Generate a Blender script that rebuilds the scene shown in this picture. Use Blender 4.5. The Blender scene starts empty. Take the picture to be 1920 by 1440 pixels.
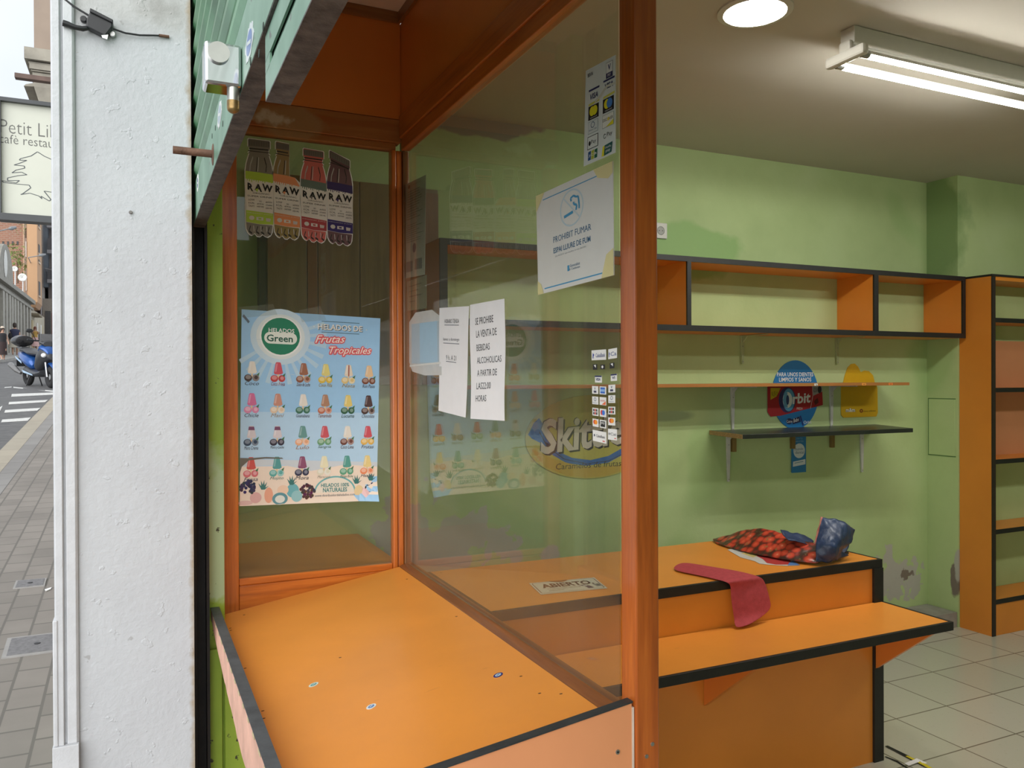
import bpy, bmesh, math, random
from mathutils import Vector, Matrix
random.seed(7)
C = bpy.context.scene
COL = C.collection
# ------------------------------------------------------------------ camera, sky, light, exposure
F, YAW, PIT, ROL = 1514.0, math.radians(24.85), math.radians(-.267), math.radians(-.255)
EYE = Vector((0, 0, 1.5))
fw = Vector((math.sin(YAW)*math.cos(PIT), math.cos(YAW)*math.cos(PIT), math.sin(PIT)))
rr = Vector((math.cos(YAW), -math.sin(YAW), 0)); uu = rr.cross(fw)
R_ = rr*math.cos(ROL)+uu*math.sin(ROL); U_ = -rr*math.sin(ROL)+uu*math.cos(ROL)
cam = bpy.data.cameras.new('camera'); cam.sensor_width = 36; cam.lens = F/1920*36; cam.clip_start = .02; cam.clip_end = 300
co = bpy.data.objects.new('camera', cam); COL.objects.link(co)
m = Matrix((R_, U_, -fw)).transposed().to_4x4(); m.translation = EYE; co.matrix_world = m
C.camera = co
C.view_settings.view_transform = 'Standard'; C.view_settings.look = 'None'
C.view_settings.exposure = 0.0; C.view_settings.gamma = 1; C.view_settings.use_curve_mapping = False
SKY, SUN, TUBE, DOWN = 1.12, 3.5, 95.0, 60.0
w = bpy.data.worlds.new('World'); C.world = w; w.use_nodes = True
nt = w.node_tree; bg = nt.nodes['Background']; bg.inputs[1].default_value = SKY
tc = nt.nodes.new('ShaderNodeTexCoord'); nz = nt.nodes.new('ShaderNodeTexNoise'); nz.inputs['Scale'].default_value = 2.2; nz.inputs['Detail'].default_value = 4
rp = nt.nodes.new('ShaderNodeValToRGB'); rp.color_ramp.elements[0].color = (.70, .79, .90, 1); rp.color_ramp.elements[1].color = (.93, .96, 1, 1)
rp.color_ramp.elements[0].position = .35; rp.color_ramp.elements[1].position = .62
nt.links.new(tc.outputs['Generated'], nz.inputs['Vector']); nt.links.new(nz.outputs['Fac'], rp.inputs[0]); nt.links.new(rp.outputs[0], bg.inputs[0])
sl = bpy.data.lights.new('overcast_sun', 'SUN'); sl.energy = SUN; sl.angle = math.radians(75); sl.color = (1, .98, .95)
so = bpy.data.objects.new('overcast_sun', sl); COL.objects.link(so)
so.rotation_euler = Vector((.55, .72, -.42)).to_track_quat('-Z', 'Y').to_euler(); so.location = (-5, -4, 8)

def ray(x, y): return fw+R_*((x-960)/F)-U_*((y-720)/F)
def at(x, y, X=None, Y=None, Z=None):   # the point of a real plane seen at a pixel of the 1920x1440 photo
    d = ray(x, y)
    t = X/d.x if X is not None else (Y/d.y if Y is not None else (Z-1.5)/d.z)
    return EYE+d*t
def ground(Y):
    pts = [(-40, -3.2), (0, -.15), (19.6, 1.42), (44.5, 2.62), (70, 4.1), (140, 8)]
    for (a, b), (c, d) in zip(pts, pts[1:]):
        if Y <= c: return b+(d-b)*(Y-a)/(c-a)
    return 8
# ------------------------------------------------------------------ materials
class NT:
    def __init__(s, name):
        s.m = bpy.data.materials.new(name); s.m.use_nodes = True; s.t = s.m.node_tree
        s.b = s.t.nodes['Principled BSDF']; s.out = s.t.nodes['Material Output']; s._tc = None
    def n(s, t, **k):
        o = s.t.nodes.new(t)
        for a, v in k.items():
            if a.startswith('_'): setattr(o, a[1:], v)
            else: s.put(o.inputs[a.replace('__', ' ')], v)
        return o
    def put(s, i, v):
        if hasattr(v, 'is_output') or isinstance(v, bpy.types.NodeSocket): s.t.links.new(v, i)
        else: i.default_value = v
    def co(s):
        if not s._tc: s._tc = s.t.nodes.new('ShaderNodeTexCoord')
        return s._tc.outputs['Object']
    def map(s, sc=(1, 1, 1), loc=(0, 0, 0), rot=(0, 0, 0)):
        o = s.n('ShaderNodeMapping'); s.put(o.inputs[0], s.co()); o.inputs['Scale'].default_value = sc; o.inputs['Location'].default_value = loc; o.inputs['Rotation'].default_value = rot
        return o.outputs[0]
    def noise(s, scale, vec=None, detail=4, rough=.55):
        o = s.n('ShaderNodeTexNoise'); s.put(o.inputs['Vector'], vec or s.co()); o.inputs['Scale'].default_value = scale; o.inputs['Detail'].default_value = detail; o.inputs['Roughness'].default_value = rough
        return o.outputs['Fac']
    def ramp(s, f, stops):
        o = s.n('ShaderNodeValToRGB'); s.put(o.inputs[0], f); e = o.color_ramp.elements
        while len(e) < len(stops): e.new(.5)
        for q, (p, c) in zip(e, stops): q.position = p; q.color = tuple(c)+((1,) if len(c) == 3 else ())
        return o.outputs[0]
    def math(s, op, a, b=0.0):
        o = s.n('ShaderNodeMath', _operation=op); s.put(o.inputs[0], a); s.put(o.inputs[1], b); return o.outputs[0]
    def mix(s, f, a, b):
        o = s.n('ShaderNodeMix', _data_type='RGBA'); s.put(o.inputs['Factor'], f)
        ca = [i for i in o.inputs if i.type == 'RGBA']
        for i, v in zip(ca, (a, b)):
            if isinstance(v, (tuple, list)): i.default_value = tuple(v)+((1,) if len(v) == 3 else ())
            else: s.t.links.new(v, i)
        return [q for q in o.outputs if q.type == 'RGBA'][0]
    def blob(s, c, r, amp=.06, sc=9, soft=.01, stretch=(1, 1, 1)):   # 1 inside an irregular patch round the point c
        d = s.n('ShaderNodeVectorMath', _operation='SUBTRACT'); s.put(d.inputs[0], s.co()); d.inputs[1].default_value = c
        d2 = s.n('ShaderNodeVectorMath', _operation='MULTIPLY'); s.put(d2.inputs[0], d.outputs[0]); d2.inputs[1].default_value = stretch
        l = s.n('ShaderNodeVectorMath', _operation='LENGTH'); s.put(l.inputs[0], d2.outputs[0])
        nn = s.noise(sc, detail=5)
        v = s.math('ADD', l.outputs['Value'], s.math('MULTIPLY', s.math('SUBTRACT', nn, .5), amp*2))
        o = s.n('ShaderNodeMapRange'); s.put(o.inputs[0], v); o.inputs[1].default_value = r-soft; o.inputs[2].default_value = r+soft; o.inputs[3].default_value = 1; o.inputs[4].default_value = 0
        return o.outputs[0]
    def bump(s, h, st=.3, d=.01):
        o = s.n('ShaderNodeBump', Strength=st, Distance=d); s.put(o.inputs['Height'], h); s.t.links.new(o.outputs[0], s.b.inputs['Normal'])
    def fin(s, col, rough=.5, metal=0, coat=0, spec=.5):
        s.put(s.b.inputs['Base Color'], col if not isinstance(col, tuple) or len(col) == 4 else col+(1,))
        s.put(s.b.inputs['Roughness'], rough); s.b.inputs['Metallic'].default_value = metal
        s.b.inputs['Coat Weight'].default_value = coat; s.b.inputs['Coat Roughness'].default_value = .12; s.b.inputs['Specular IOR Level'].default_value = spec
        return s.m
MC = {}
def pm(name, col, rough=.5, var=.08, sc=14, metal=0, bump=0, coat=0, spec=.5):
    if name in MC: return MC[name]
    s = NT(name); f = s.noise(sc)
    a = tuple(c*(1-var) for c in col); b = tuple(min(1, c*(1+var)) for c in col)
    c = s.ramp(f, [(.3, a), (.7, b)])
    if bump: s.bump(s.noise(sc*6), bump, .004)
    MC[name] = s.fin(c, rough, metal, coat, spec); return MC[name]
def ink(r, g, b, name=None):   # a printed colour, given in sRGB 0..255
    k = name or 'ink_%d_%d_%d' % (r, g, b)
    l = tuple(((c/255+.055)/1.055)**2.4 if c > 10 else c/255/12.92 for c in (r, g, b))
    return pm(k, l, .45, .02, 30)
def wood(name, axis, a, b, c, coat=.5, knots=True):
    s = NT(name); sc = [14, 14, 14]; sc[axis] = .9
    v = s.map(tuple(sc)); n1 = s.noise(2.2, v, 6, .6); n2 = s.noise(9, v, 3)
    f = s.math('ADD', s.math('MULTIPLY', n1, .75), s.math('MULTIPLY', n2, .25))
    col = s.ramp(f, [(.32, a), (.5, b), (.68, c)])
    if knots:
        sk = [11, 11, 11]; sk[axis] = 5.5
        vo = s.n('ShaderNodeTexVoronoi'); s.put(vo.inputs['Vector'], s.map(tuple(sk))); vo.inputs['Scale'].default_value = .55
        k = s.ramp(vo.outputs['Distance'], [(.06, (1, 1, 1)), (.11, (0, 0, 0))])
        col = s.mix(k, col, tuple(x*.25 for x in a))
    s.bump(n2, .12, .003)
    return s.fin(col, .34, 0, coat)
WA, WB, WC = (.36, .085, .010), (.56, .140, .016), (.72, .22, .030)
wood_z = wood('stained pine upright', 2, WA, WB, WC); wood_y = wood('stained pine along', 1, tuple(x*.8 for x in WA), tuple(x*.8 for x in WB), tuple(x*.8 for x in WC)); wood_x = wood('stained pine across', 0, WA, WB, WC)
plank = wood('drab plank', 2, (.11, .075, .030), (.17, .115, .045), (.21, .145, .06), .1, False)
peg_wood = wood('peg wood', 2, (.16, .10, .03), (.24, .16, .05), (.30, .2, .07), .1, False)
def laminate(name, col, scuffs=True):
    s = NT(name); f = s.noise(3.0, detail=5)
    c = s.ramp(f, [(.3, tuple(x*.93 for x in col)), (.7, tuple(min(1, x*1.05) for x in col))])
    if scuffs:
        v = s.map((6, 40, 6), rot=(0, 0, .7)); k = s.ramp(s.noise(1.6, v, 2), [(.73, (0, 0, 0)), (.76, (1, 1, 1))])
        k2 = s.math('MULTIPLY', k, .22); c = s.mix(k2, c, tuple(x*.45 for x in col))
    s.bump(s.noise(160, detail=2), .04, .001)
    return s.fin(c, .38, 0, .12)
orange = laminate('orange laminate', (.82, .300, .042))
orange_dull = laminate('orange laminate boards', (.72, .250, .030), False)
orange_deep = laminate('burnt orange panel', (.68, .20, .028), False)
pinkish = laminate('faded orange laminate', (.74, .31, .14), False)
black_edge = pm('black edging', (.010, .010, .009), .5, .2, 20, bump=.1)
grey_edge = pm('worn grey edging', (.075, .080, .085), .5, .25, 25, bump=.1)
raw_chip = pm('raw chipboard', (.42, .27, .12), .85, .35, 160)
def green_wall(name, patches=()):
    s = NT(name); f = s.noise(2.2, detail=6); g = s.noise(.8, detail=2)
    c = s.ramp(f, [(.28, (.41, .53, .235)), (.55, (.475, .60, .28)), (.75, (.51, .63, .32))])
    k = s.ramp(g, [(.60, (0, 0, 0)), (.63, (1, 1, 1))]); c = s.mix(s.math('MULTIPLY', k, .5), c, (.33, .50, .19))
    for p in patches:
        c = s.mix(s.blob(*p[1:]), c, p[0])
    s.bump(s.noise(28, detail=6), .22, .006)
    return s.fin(c, .62)
white_paint = NT('white wall paint')
_f = white_paint.noise(5, detail=6); _c = white_paint.ramp(_f, [(.3, (.455, .47, .49)), (.7, (.50, .52, .54))])
_z = white_paint.n('ShaderNodeSeparateXYZ'); white_paint.put(_z.inputs[0], white_paint.co())
_d = white_paint.ramp(white_paint.math('ADD', _z.outputs[2], white_paint.math('MULTIPLY', white_paint.noise(7), .12)), [(0, (0, 0, 0)), (1, (1, 1, 1))])
_m = white_paint.n('ShaderNodeMapRange'); white_paint.put(_m.inputs[0], white_paint.math('ADD', _z.outputs[2], white_paint.math('MULTIPLY', white_paint.noise(9), .14))); _m.inputs[1].default_value = 2.52; _m.inputs[2].default_value = 2.60
_c = white_paint.mix(white_paint.math('MULTIPLY', _m.outputs[0], .8), _c, white_paint.ramp(white_paint.noise(11, detail=6), [(.3, (.30, .29, .27)), (.6, (.47, .47, .46))]))
# dirt spots and a rusty right-hand edge
_e = white_paint.n('ShaderNodeMapRange'); white_paint.put(_e.inputs[0], white_paint.math('ADD', _z.outputs[0], white_paint.math('MULTIPLY', white_paint.noise(22), .035))); _e.inputs[1].default_value = .147; _e.inputs[2].default_value = .160
_c = white_paint.mix(white_paint.math('MULTIPLY', _e.outputs[0], .75), _c, (.30, .22, .12))
_s = white_paint.ramp(white_paint.noise(19, detail=3), [(.735, (0, 0, 0)), (.76, (1, 1, 1))]); _c = white_paint.mix(white_paint.math('MULTIPLY', _s, .5), _c, (.25, .24, .23))
_v = white_paint.n('ShaderNodeTexVoronoi'); white_paint.put(_v.inputs['Vector'], white_paint.co()); _v.inputs['Scale'].default_value = 13
_h = white_paint.math('ADD', white_paint.math('MULTIPLY', white_paint.noise(75, detail=5), .55), white_paint.math('MULTIPLY', white_paint.ramp(white_paint.noise(24, detail=3), [(.63, (0, 0, 0)), (.66, (1, 1, 1))]), .35))
white_paint.bump(_h, .40, .008); white_paint = white_paint.fin(_c, .55)
white_trim = pm('white gloss moulding', (.55, .565, .585), .45, .05, 20, bump=.25)
ceil_m = pm('ceiling paint', (.57, .53, .45), .8, .03, 2)
alcove_m = pm('pinkish alcove ceiling', (.80, .62, .50), .7, .03, 3)
mint = NT('mint shutter paint'); _f = mint.noise(9, detail=5)
_c = mint.ramp(_f, [(.3, (.105, .215, .145)), (.7, (.185, .32, .235))]); _k = mint.ramp(mint.noise(26, detail=5), [(.66, (0, 0, 0)), (.69, (1, 1, 1))])
mint = mint.fin(mint.mix(_k, _c, (.10, .12, .10)), .45)
slat_m = pm('green slat paint', (.085, .22, .115), .35, .35, 5)
rust = pm('rusty dark steel', (.11, .095, .085), .6, .55, 34, .5, .3)
rust2 = pm('rusty brown steel', (.16, .085, .055), .7, .4, 30, .3, .3)
steel = pm('steel', (.45, .45, .44), .35, .1, 40, .9)
chrome = pm('chrome', (.62, .63, .64), .08, .03, 10, 1)
satin = pm('satin nickel', (.38, .38, .35), .35, .06, 40, .8)
brass = pm('tarnished brass', (.30, .20, .08), .4, .3, 50, .8)
blk_plastic = pm('black plastic', (.014, .015, .017), .4, .2, 30)
channel_m = pm('blackened channel', (.012, .010, .009), .6, .6, 12, bump=.2)
lime = NT('lime painted boards'); _k = lime.ramp(lime.noise(34, detail=5), [(.67, (0, 0, 0)), (.70, (1, 1, 1))])
_c = lime.ramp(lime.noise(3, detail=5), [(.4, (.26, .40, .035)), (.62, (.36, .50, .05))])
_p = lime.n('ShaderNodeSeparateXYZ'); lime.put(_p.inputs[0], lime.co())
_q = lime.n('ShaderNodeMapRange'); lime.put(_q.inputs[0], lime.math('ADD', _p.outputs[2], lime.math('MULTIPLY', lime.math('SUBTRACT', lime.noise(8), .5), .5))); _q.inputs[1].default_value = .80; _q.inputs[2].default_value = .86
_q2 = lime.n('ShaderNodeMapRange'); lime.put(_q2.inputs[0], lime.math('ADD', _p.outputs[2], lime.math('MULTIPLY', lime.math('SUBTRACT', lime.noise(8), .5), .4))); _q2.inputs[1].default_value = 1.3; _q2.inputs[2].default_value = 1.2
_c = lime.mix(lime.math('MULTIPLY', lime.math('MULTIPLY', _q.outputs[0], _q2.outputs[0]), .9), _c, (.47, .60, .36))
lime.bump(lime.noise(30), .2, .004); lime = lime.fin(lime.mix(_k, _c, (.05, .05, .02)), .5)
white_metal = pm('white painted metal', (.60, .61, .57), .45, .05, 30)
lamp_white = pm('white lamp housing', (.66, .65, .60), .4, .03, 20)
paper = pm('white paper', (.86, .86, .85), .6, .02, 20)
card = pm('cream card', (.66, .64, .54), .6, .03, 20)
def emit(name, col, st):
    s = NT(name); s.b.inputs['Base Color'].default_value = (.8, .8, .8, 1)
    s.b.inputs['Emission Color'].default_value = col+(1,); s.b.inputs['Emission Strength'].default_value = st; return s.m
def glass_mat(name, tint=(.74, .76, .67), ior=1.5, haze=0.0):
    s = NT(name); t = s.t; t.nodes.remove(s.b)
    geo = s.n('ShaderNodeNewGeometry'); dt = s.n('ShaderNodeVectorMath', _operation='DOT_PRODUCT')
    s.put(dt.inputs[0], geo.outputs['Normal']); s.put(dt.inputs[1], geo.outputs['Incoming'])
    c = s.math('ABSOLUTE', dt.outputs['Value']); r0 = ((ior-1)/(ior+1))**2
    fr = s.math('ADD', s.math('MULTIPLY', s.math('POWER', s.math('SUBTRACT', 1.0, c), 5.0), 1-r0), r0)
    tr = s.n('ShaderNodeBsdfTransparent'); tr.inputs[0].default_value = tuple(math.sqrt(x) for x in tint)+(1,)
    gl = s.n('ShaderNodeBsdfGlossy'); gl.inputs['Roughness'].default_value = .0; gl.inputs['Color'].default_value = (1, 1, 1, 1)
    mx = s.n('ShaderNodeMixShader'); s.put(mx.inputs[0], fr); s.put(mx.inputs[1], tr.outputs[0]); s.put(mx.inputs[2], gl.outputs[0])
    res = mx.outputs[0]
    if haze:
        df = s.n('ShaderNodeBsdfDiffuse'); df.inputs[0].default_value = (.7, .7, .66, 1)
        m2 = s.n('ShaderNodeMixShader'); s.put(m2.inputs[0], s.math('MULTIPLY', s.noise(4, detail=5), haze)); s.put(m2.inputs[1], res); s.put(m2.inputs[2], df.outputs[0]); res = m2.outputs[0]
    t.links.new(res, s.out.inputs[0]); return s.m
glass = glass_mat('window glass', haze=.05)
film = glass_mat('clear plastic film', (.96, .96, .94), 1.45, .09)
# ------------------------------------------------------------------ mesh builder
class B:
    def __init__(s): s.v = []; s.f = []; s.mi = []; s.k = 0
    def face(s, idx): s.f.append(tuple(idx)); s.mi.append(s.k)
    def add(s, vs, fs):
        o = len(s.v); s.v += [tuple(q) for q in vs]
        for f in fs: s.face([i+o for i in f])
        return s
    def box(s, x0, x1, y0, y1, z0, z1):
        return s.hexa([(x0, y0, z0), (x1, y0, z0), (x1, y1, z0), (x0, y1, z0)], [(x0, y0, z1), (x1, y0, z1), (x1, y1, z1), (x0, y1, z1)])
    def hexa(s, b, t):
        return s.add(list(b)+list(t), [(3, 2, 1, 0), (4, 5, 6, 7), (0, 1, 5, 4), (1, 2, 6, 5), (2, 3, 7, 6), (3, 0, 4, 7)])
    def prism(s, poly, d):           # polygon of 3-D points pushed along d
        n = len(poly); a = [Vector(p) for p in poly]; d = Vector(d); b = [p+d for p in a]
        return s.add(a+b, [tuple(range(n))[::-1], tuple(range(n, 2*n))]+[(i, (i+1) % n, n+(i+1) % n, n+i) for i in range(n)])
    def ring(s, rings, cap=True):    # loft equal-length rings
        n = len(rings[0]); vs = [p for r in rings for p in r]; fs = []
        for k in range(len(rings)-1):
            for i in range(n): fs.append((k*n+i, k*n+(i+1) % n, (k+1)*n+(i+1) % n, (k+1)*n+i))
        if cap: fs += [tuple(range(n))[::-1], tuple(range((len(rings)-1)*n, len(rings)*n))]
        return s.add(vs, fs)
    def cyl(s, p0, p1, r0, r1=None, n=16):
        return s.tube([p0, p1], [r0, r0 if r1 is None else r1], n)
    def tube(s, path, r, n=10):
        P = [Vector(p) for p in path]; rs = r if isinstance(r, (list, tuple)) else [r]*len(P); rings = []; up = None
        for i, p in enumerate(P):
            d = (P[min(i+1, len(P)-1)]-P[max(i-1, 0)]).normalized()
            if up is None: up = Vector((0, 0, 1)) if abs(d.z) < .9 else Vector((1, 0, 0))
            a = d.cross(up).normalized(); b = a.cross(d).normalized(); up = b
            rings.append([p+a*(rs[i]*math.cos(2*math.pi*k/n))+b*(rs[i]*math.sin(2*math.pi*k/n)) for k in range(n)])
        return s.ring(rings)
    def ell(s, c, rx, ry, rz, n=16, m=8):
        rings = []
        for j in range(1, m):
            a = math.pi*j/m
            rings.append([(c[0]+rx*math.sin(a)*math.cos(2*math.pi*i/n), c[1]+ry*math.sin(a)*math.sin(2*math.pi*i/n), c[2]-rz*math.cos(a)) for i in range(n)])
        o = len(s.v); s.ring(rings, False); b = len(s.v); s.v += [(c[0], c[1], c[2]-rz), (c[0], c[1], c[2]+rz)]
        for i in range(n): s.face((b, o+(i+1) % n, o+i)); s.face((b+1, o+(m-2)*n+i, o+(m-2)*n+(i+1) % n))
        return s
    def grid(s, rows):
        n = len(rows[0]); vs = [p for r in rows for p in r]
        return s.add(vs, [(j*n+i, j*n+i+1, (j+1)*n+i+1, (j+1)*n+i) for j in range(len(rows)-1) for i in range(n-1)])
    def build(s, name, mats, parent=None, smooth=False, bevel=0, sub=0, solid=0, fix=True):
        me = bpy.data.meshes.new(name); me.from_pydata(s.v, [], s.f)
        for q in (mats if isinstance(mats, (list, tuple)) else [mats]): me.materials.append(q)
        for p, k in zip(me.polygons, s.mi): p.material_index = k
        if fix:
            bm = bmesh.new(); bm.from_mesh(me); bmesh.ops.recalc_face_normals(bm, faces=bm.faces); bm.to_mesh(me); bm.free()
        if smooth: me.polygons.foreach_set('use_smooth', [True]*len(me.polygons))
        o = bpy.data.objects.new(name, me); COL.objects.link(o)
        if solid: q = o.modifiers.new('solid', 'SOLIDIFY'); q.thickness = solid; q.offset = 0
        if sub: q = o.modifiers.new('sub', 'SUBSURF'); q.levels = q.render_levels = sub; q.boundary_smooth = 'PRESERVE_CORNERS'
        if bevel: q = o.modifiers.new('bevel', 'BEVEL'); q.width = bevel; q.segments = 2; q.limit_method = 'ANGLE'
        if smooth and not sub:
            try: me.set_sharp_from_angle(angle=math.radians(40))
            except Exception: pass
        if parent is not None: adopt(o, parent)
        return o
def adopt(o, parent):
    o.parent = parent
    if parent.type == 'EMPTY': o.matrix_parent_inverse = Matrix.Translation(-Vector(parent.location))
def tag(o, label, cat=None, group=None, kind=None):
    o['label'] = label
    if cat: o['category'] = cat
    if group: o['group'] = group
    if kind: o['kind'] = kind
    return o
def thing(name, label, cat, loc, group=None, kind=None):
    o = bpy.data.objects.new(name, None); COL.objects.link(o); o.location = loc; o.empty_display_size = .05
    return tag(o, label, cat, group, kind)
def struct(o, label, cat): return tag(o, label, cat, None, 'structure')
# ------------------------------------------------------------------ printed sheets
TXT = {}
def glyphs(s, bold=0, shear=0):
    k = (s, bold, shear)
    if k not in TXT:
        cu = bpy.data.curves.new('t', 'FONT'); cu.body = s; cu.offset = bold; cu.shear = shear; cu.resolution_u = 2; cu.fill_mode = 'FRONT'
        o = bpy.data.objects.new('t', cu); COL.objects.link(o)
        dg = bpy.context.evaluated_depsgraph_get(); me = bpy.data.meshes.new_from_object(o.evaluated_get(dg))
        vs = [(v.co.x, v.co.y) for v in me.vertices]; fs = [tuple(p.vertices) for p in me.polygons]
        bpy.data.objects.remove(o); bpy.data.curves.remove(cu); bpy.data.meshes.remove(me)
        if vs:
            x0 = min(a for a, b in vs); x1 = max(a for a, b in vs); y0 = min(b for a, b in vs); y1 = max(b for a, b in vs)
            vs = [((a-x0)/max(1e-6, x1-x0), (b-y0)/max(1e-6, y1-y0)) for a, b in vs]
        TXT[k] = (vs, fs)
    return TXT[k]
class Sheet(B):
    """a thin sheet spanned by four corners (TL, TR, BR, BL); u runs right, v runs down; prints lie on its face"""
    def __init__(s, quad, normal, base=None, th=.0006, nu=1, nv=1, curl=None, outline=None):
        super().__init__(); s.q = [Vector(p) for p in quad]; s.nrm = Vector(normal).normalized(); s.curl = curl; s.th = th; s.mats = []; s.layer = 1
        if base is not None:
            s.setm(base)
            if outline is not None: s.solid(outline)
            else: s.solid([(i/nu, 0) for i in range(nu)]+[(1, i/nv) for i in range(nv)]+[(1-i/nu, 1) for i in range(nu)]+[(0, 1-i/nv) for i in range(nv)]) if not curl else s.gridbase(nu, nv)
    def P(s, u, v, h=0):
        a, b, c, d = s.q; p = a*((1-u)*(1-v))+b*(u*(1-v))+c*(u*v)+d*((1-u)*v)
        if s.curl: h += s.curl(u, v)
        return p+s.nrm*h
    def lift(s, L):                   # every print lies a hair above the one before it
        s.cnt = getattr(s, 'cnt', 0)+1; return s.th+.00022*L+(s.cnt % 64)*3.2e-6
    def setm(s, m):
        if m not in s.mats: s.mats.append(m)
        s.k = s.mats.index(m)
    def solid(s, pts, h0=0, h1=None):
        h1 = s.th if h1 is None else h1; n = len(pts)
        s.add([s.P(u, v, h0) for u, v in pts]+[s.P(u, v, h1) for u, v in pts], [tuple(range(n)), tuple(range(n, 2*n))[::-1]]+[(i, n+i, n+(i+1) % n, (i+1) % n) for i in range(n)])
    def gridbase(s, nu, nv):
        for h in (0, s.th): s.grid([[s.P(i/nu, j/nv, h) for i in range(nu+1)] for j in range(nv+1)])
    def poly(s, pts, m, L=1):
        s.setm(m); h = s.lift(L); s.add([s.P(u, v, h) for u, v in pts], [tuple(range(len(pts)))[::-1]])
    def rect(s, u0, v0, u1, v1, m, L=1): s.poly([(u0, v0), (u1, v0), (u1, v1), (u0, v1)], m, L)
    def chip(s, u0, v0, u1, v1, m): s.setm(m); s.solid([(u0, v0), (u1, v0), (u1, v1), (u0, v1)])
    def ell2(s, u, v, ru, rv, m, L=1, n=28, a0=0, a1=360, rot=0):
        pts = []
        full = (a1-a0) >= 360; k = n if full else n+1
        for i in range(k):
            a = math.radians(a0+(a1-a0)*i/n); x, y = math.cos(a)*ru, math.sin(a)*rv; c, sn = math.cos(rot), math.sin(rot)
            pts.append((u+x*c-y*sn, v+x*sn+y*c))
        s.poly(pts, m, L)
    def arc(s, u, v, ru, rv, w, m, L=1, a0=0, a1=360, n=28):
        for i in range(n):
            q = [math.radians(a0+(a1-a0)*(i+j)/n) for j in (0, 1)]
            s.poly([(u+math.cos(q[0])*ru, v+math.sin(q[0])*rv), (u+math.cos(q[1])*ru, v+math.sin(q[1])*rv), (u+math.cos(q[1])*ru*(1-w), v+math.sin(q[1])*rv*(1-w)), (u+math.cos(q[0])*ru*(1-w), v+math.sin(q[0])*rv*(1-w))], m, L)
    def line(s, pts, w, m, L=1):
        for (a, b), (c, d) in zip(pts, pts[1:]):
            l = math.hypot(c-a, d-b) or 1; x, y = -(d-b)/l*w/2, (c-a)/l*w/2
            s.poly([(a+x, b+y), (c+x, d+y), (c-x, d-y), (a-x, b-y)], m, L)
    def text(s, t, u0, v0, u1, v1, m, L=2, bold=0, shear=0, dv=0):
        vs, fs = glyphs(t, bold, shear); s.setm(m); h = s.lift(L)
        s.add([s.P(u0+(u1-u0)*a, v0+(v1-v0)*(1-b)+dv*a, h) for a, b in vs], fs)
    def done(s, name, label=None, cat=None, group=None, parent=None):
        o = s.build(name, s.mats, parent, fix=False)
        return tag(o, label, cat, group) if label else o
def quadpx(pts, **k): return [at(x, y, **k) for x, y in pts]
WHITE = ink(236, 236, 232); BLACK = ink(25, 25, 28); NAVY = ink(24, 42, 96)
# ------------------------------------------------------------------ the room and the shopfront
WB_, WR_ = 3.49, 3.28                   # the long back wall and the wall right of the corner
tile = NT('cream floor tiles'); _b = tile.n('ShaderNodeTexBrick', _offset=0.0, _squash=1.0)
tile.put(_b.inputs['Vector'], tile.map((1, 1, 1), (-3.024+.325*20, -2.515+.322*20, 0)))
for _k, _v in (('Scale', 1.0), ('Mortar Size', .0035), ('Mortar Smooth', .1), ('Bias', 0.0), ('Brick Width', .325), ('Row Height', .322)): _b.inputs[_k].default_value = _v
_b.inputs['Color1'].default_value = (.50, .485, .39, 1); _b.inputs['Color2'].default_value = (.54, .525, .43, 1); _b.inputs['Mortar'].default_value = (.19, .17, .13, 1)
_c = tile.mix(tile.math('MULTIPLY', tile.ramp(tile.noise(60, detail=3), [(.62, (0, 0, 0)), (.70, (1, 1, 1))]), .18), _b.outputs['Color'], (.3, .28, .2))
tile.bump(_b.outputs['Fac'], -.3, .002); tile = tile.fin(_c, .22)
struct(B().box(.20, 7.5, -1.6, 3.6, -.25, 0).build('floor', tile), 'pale cream square tiled shop floor', 'floor')
grey_floor = pm('grey worn cement', (.30, .29, .26), .6, .15, 12, bump=.1)
struct(B().box(.9, 4.47, 3.285, 3.488, .0005, .09).build('trim_5', grey_floor), 'low grey cement plinth at the foot of the green back wall', 'plinth')
PL = (.46, .45, .40); PG = (.20, .16, .13); PT = (.30, .26, .20)
cw = NT('x')
bw_patches = [(PL, tuple(at(1690, 1085, Y=WB_)), .15, .34, 9, .006), (PG, tuple(at(1695, 1076, Y=WB_)), .035, .10, 16, .006, (.8, 1, 1.6)),
              (PL, tuple(at(760, 1010, Y=WB_)), .17, .35, 6, .008), (PL, tuple(at(850, 1030, Y=WB_)), .18, .35, 6, .008, (.7, 1, 1.3)), (PL, tuple(at(968, 1045, Y=WB_)), .035, .015, 9, .006),
              (PL, tuple(at(1030, 1040, Y=WB_)), .05, .04, 12, .006), (PT, tuple(at(880, 215, Y=WB_)), .16, .08, 6, .008, (.45, 1, 1.6)),
              ((.31, .49, .18), tuple(at(1290, 470, Y=WB_)), .20, .10, 5, .02, (.6, 1, 1.4)), ((.30, .38, .20), tuple(at(1255, 780, Y=WB_)), .05, .01, 8, .01, (.35, 1, 1.8))]
struct(B().box(.20, 4.475, WB_, 3.6, 0, 2.72).build('wall_back', green_wall('light green painted plaster', bw_patches)), 'long light green back wall with flaking plaster low down', 'wall')
rw_patches = [(PG, tuple(at(1790, 1085, X=4.47)), .06, .03, 14, .006, (1, 1.8, .6)), (PL, tuple(at(1795, 1060, X=4.47)), .05, .03, 12, .006, (1, 2, .55)), ((.27, .40, .16), tuple(at(1755, 430, X=4.47)), .2, .1, 6, .03, (1, 1.2, .6))]
struct(B().box(4.475, 7.5, WR_, 3.6, 0, 2.72).build('wall_right', green_wall('yellowish green painted plaster', rw_patches)), 'projecting green wall behind the tall orange bookcase', 'wall')
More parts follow.
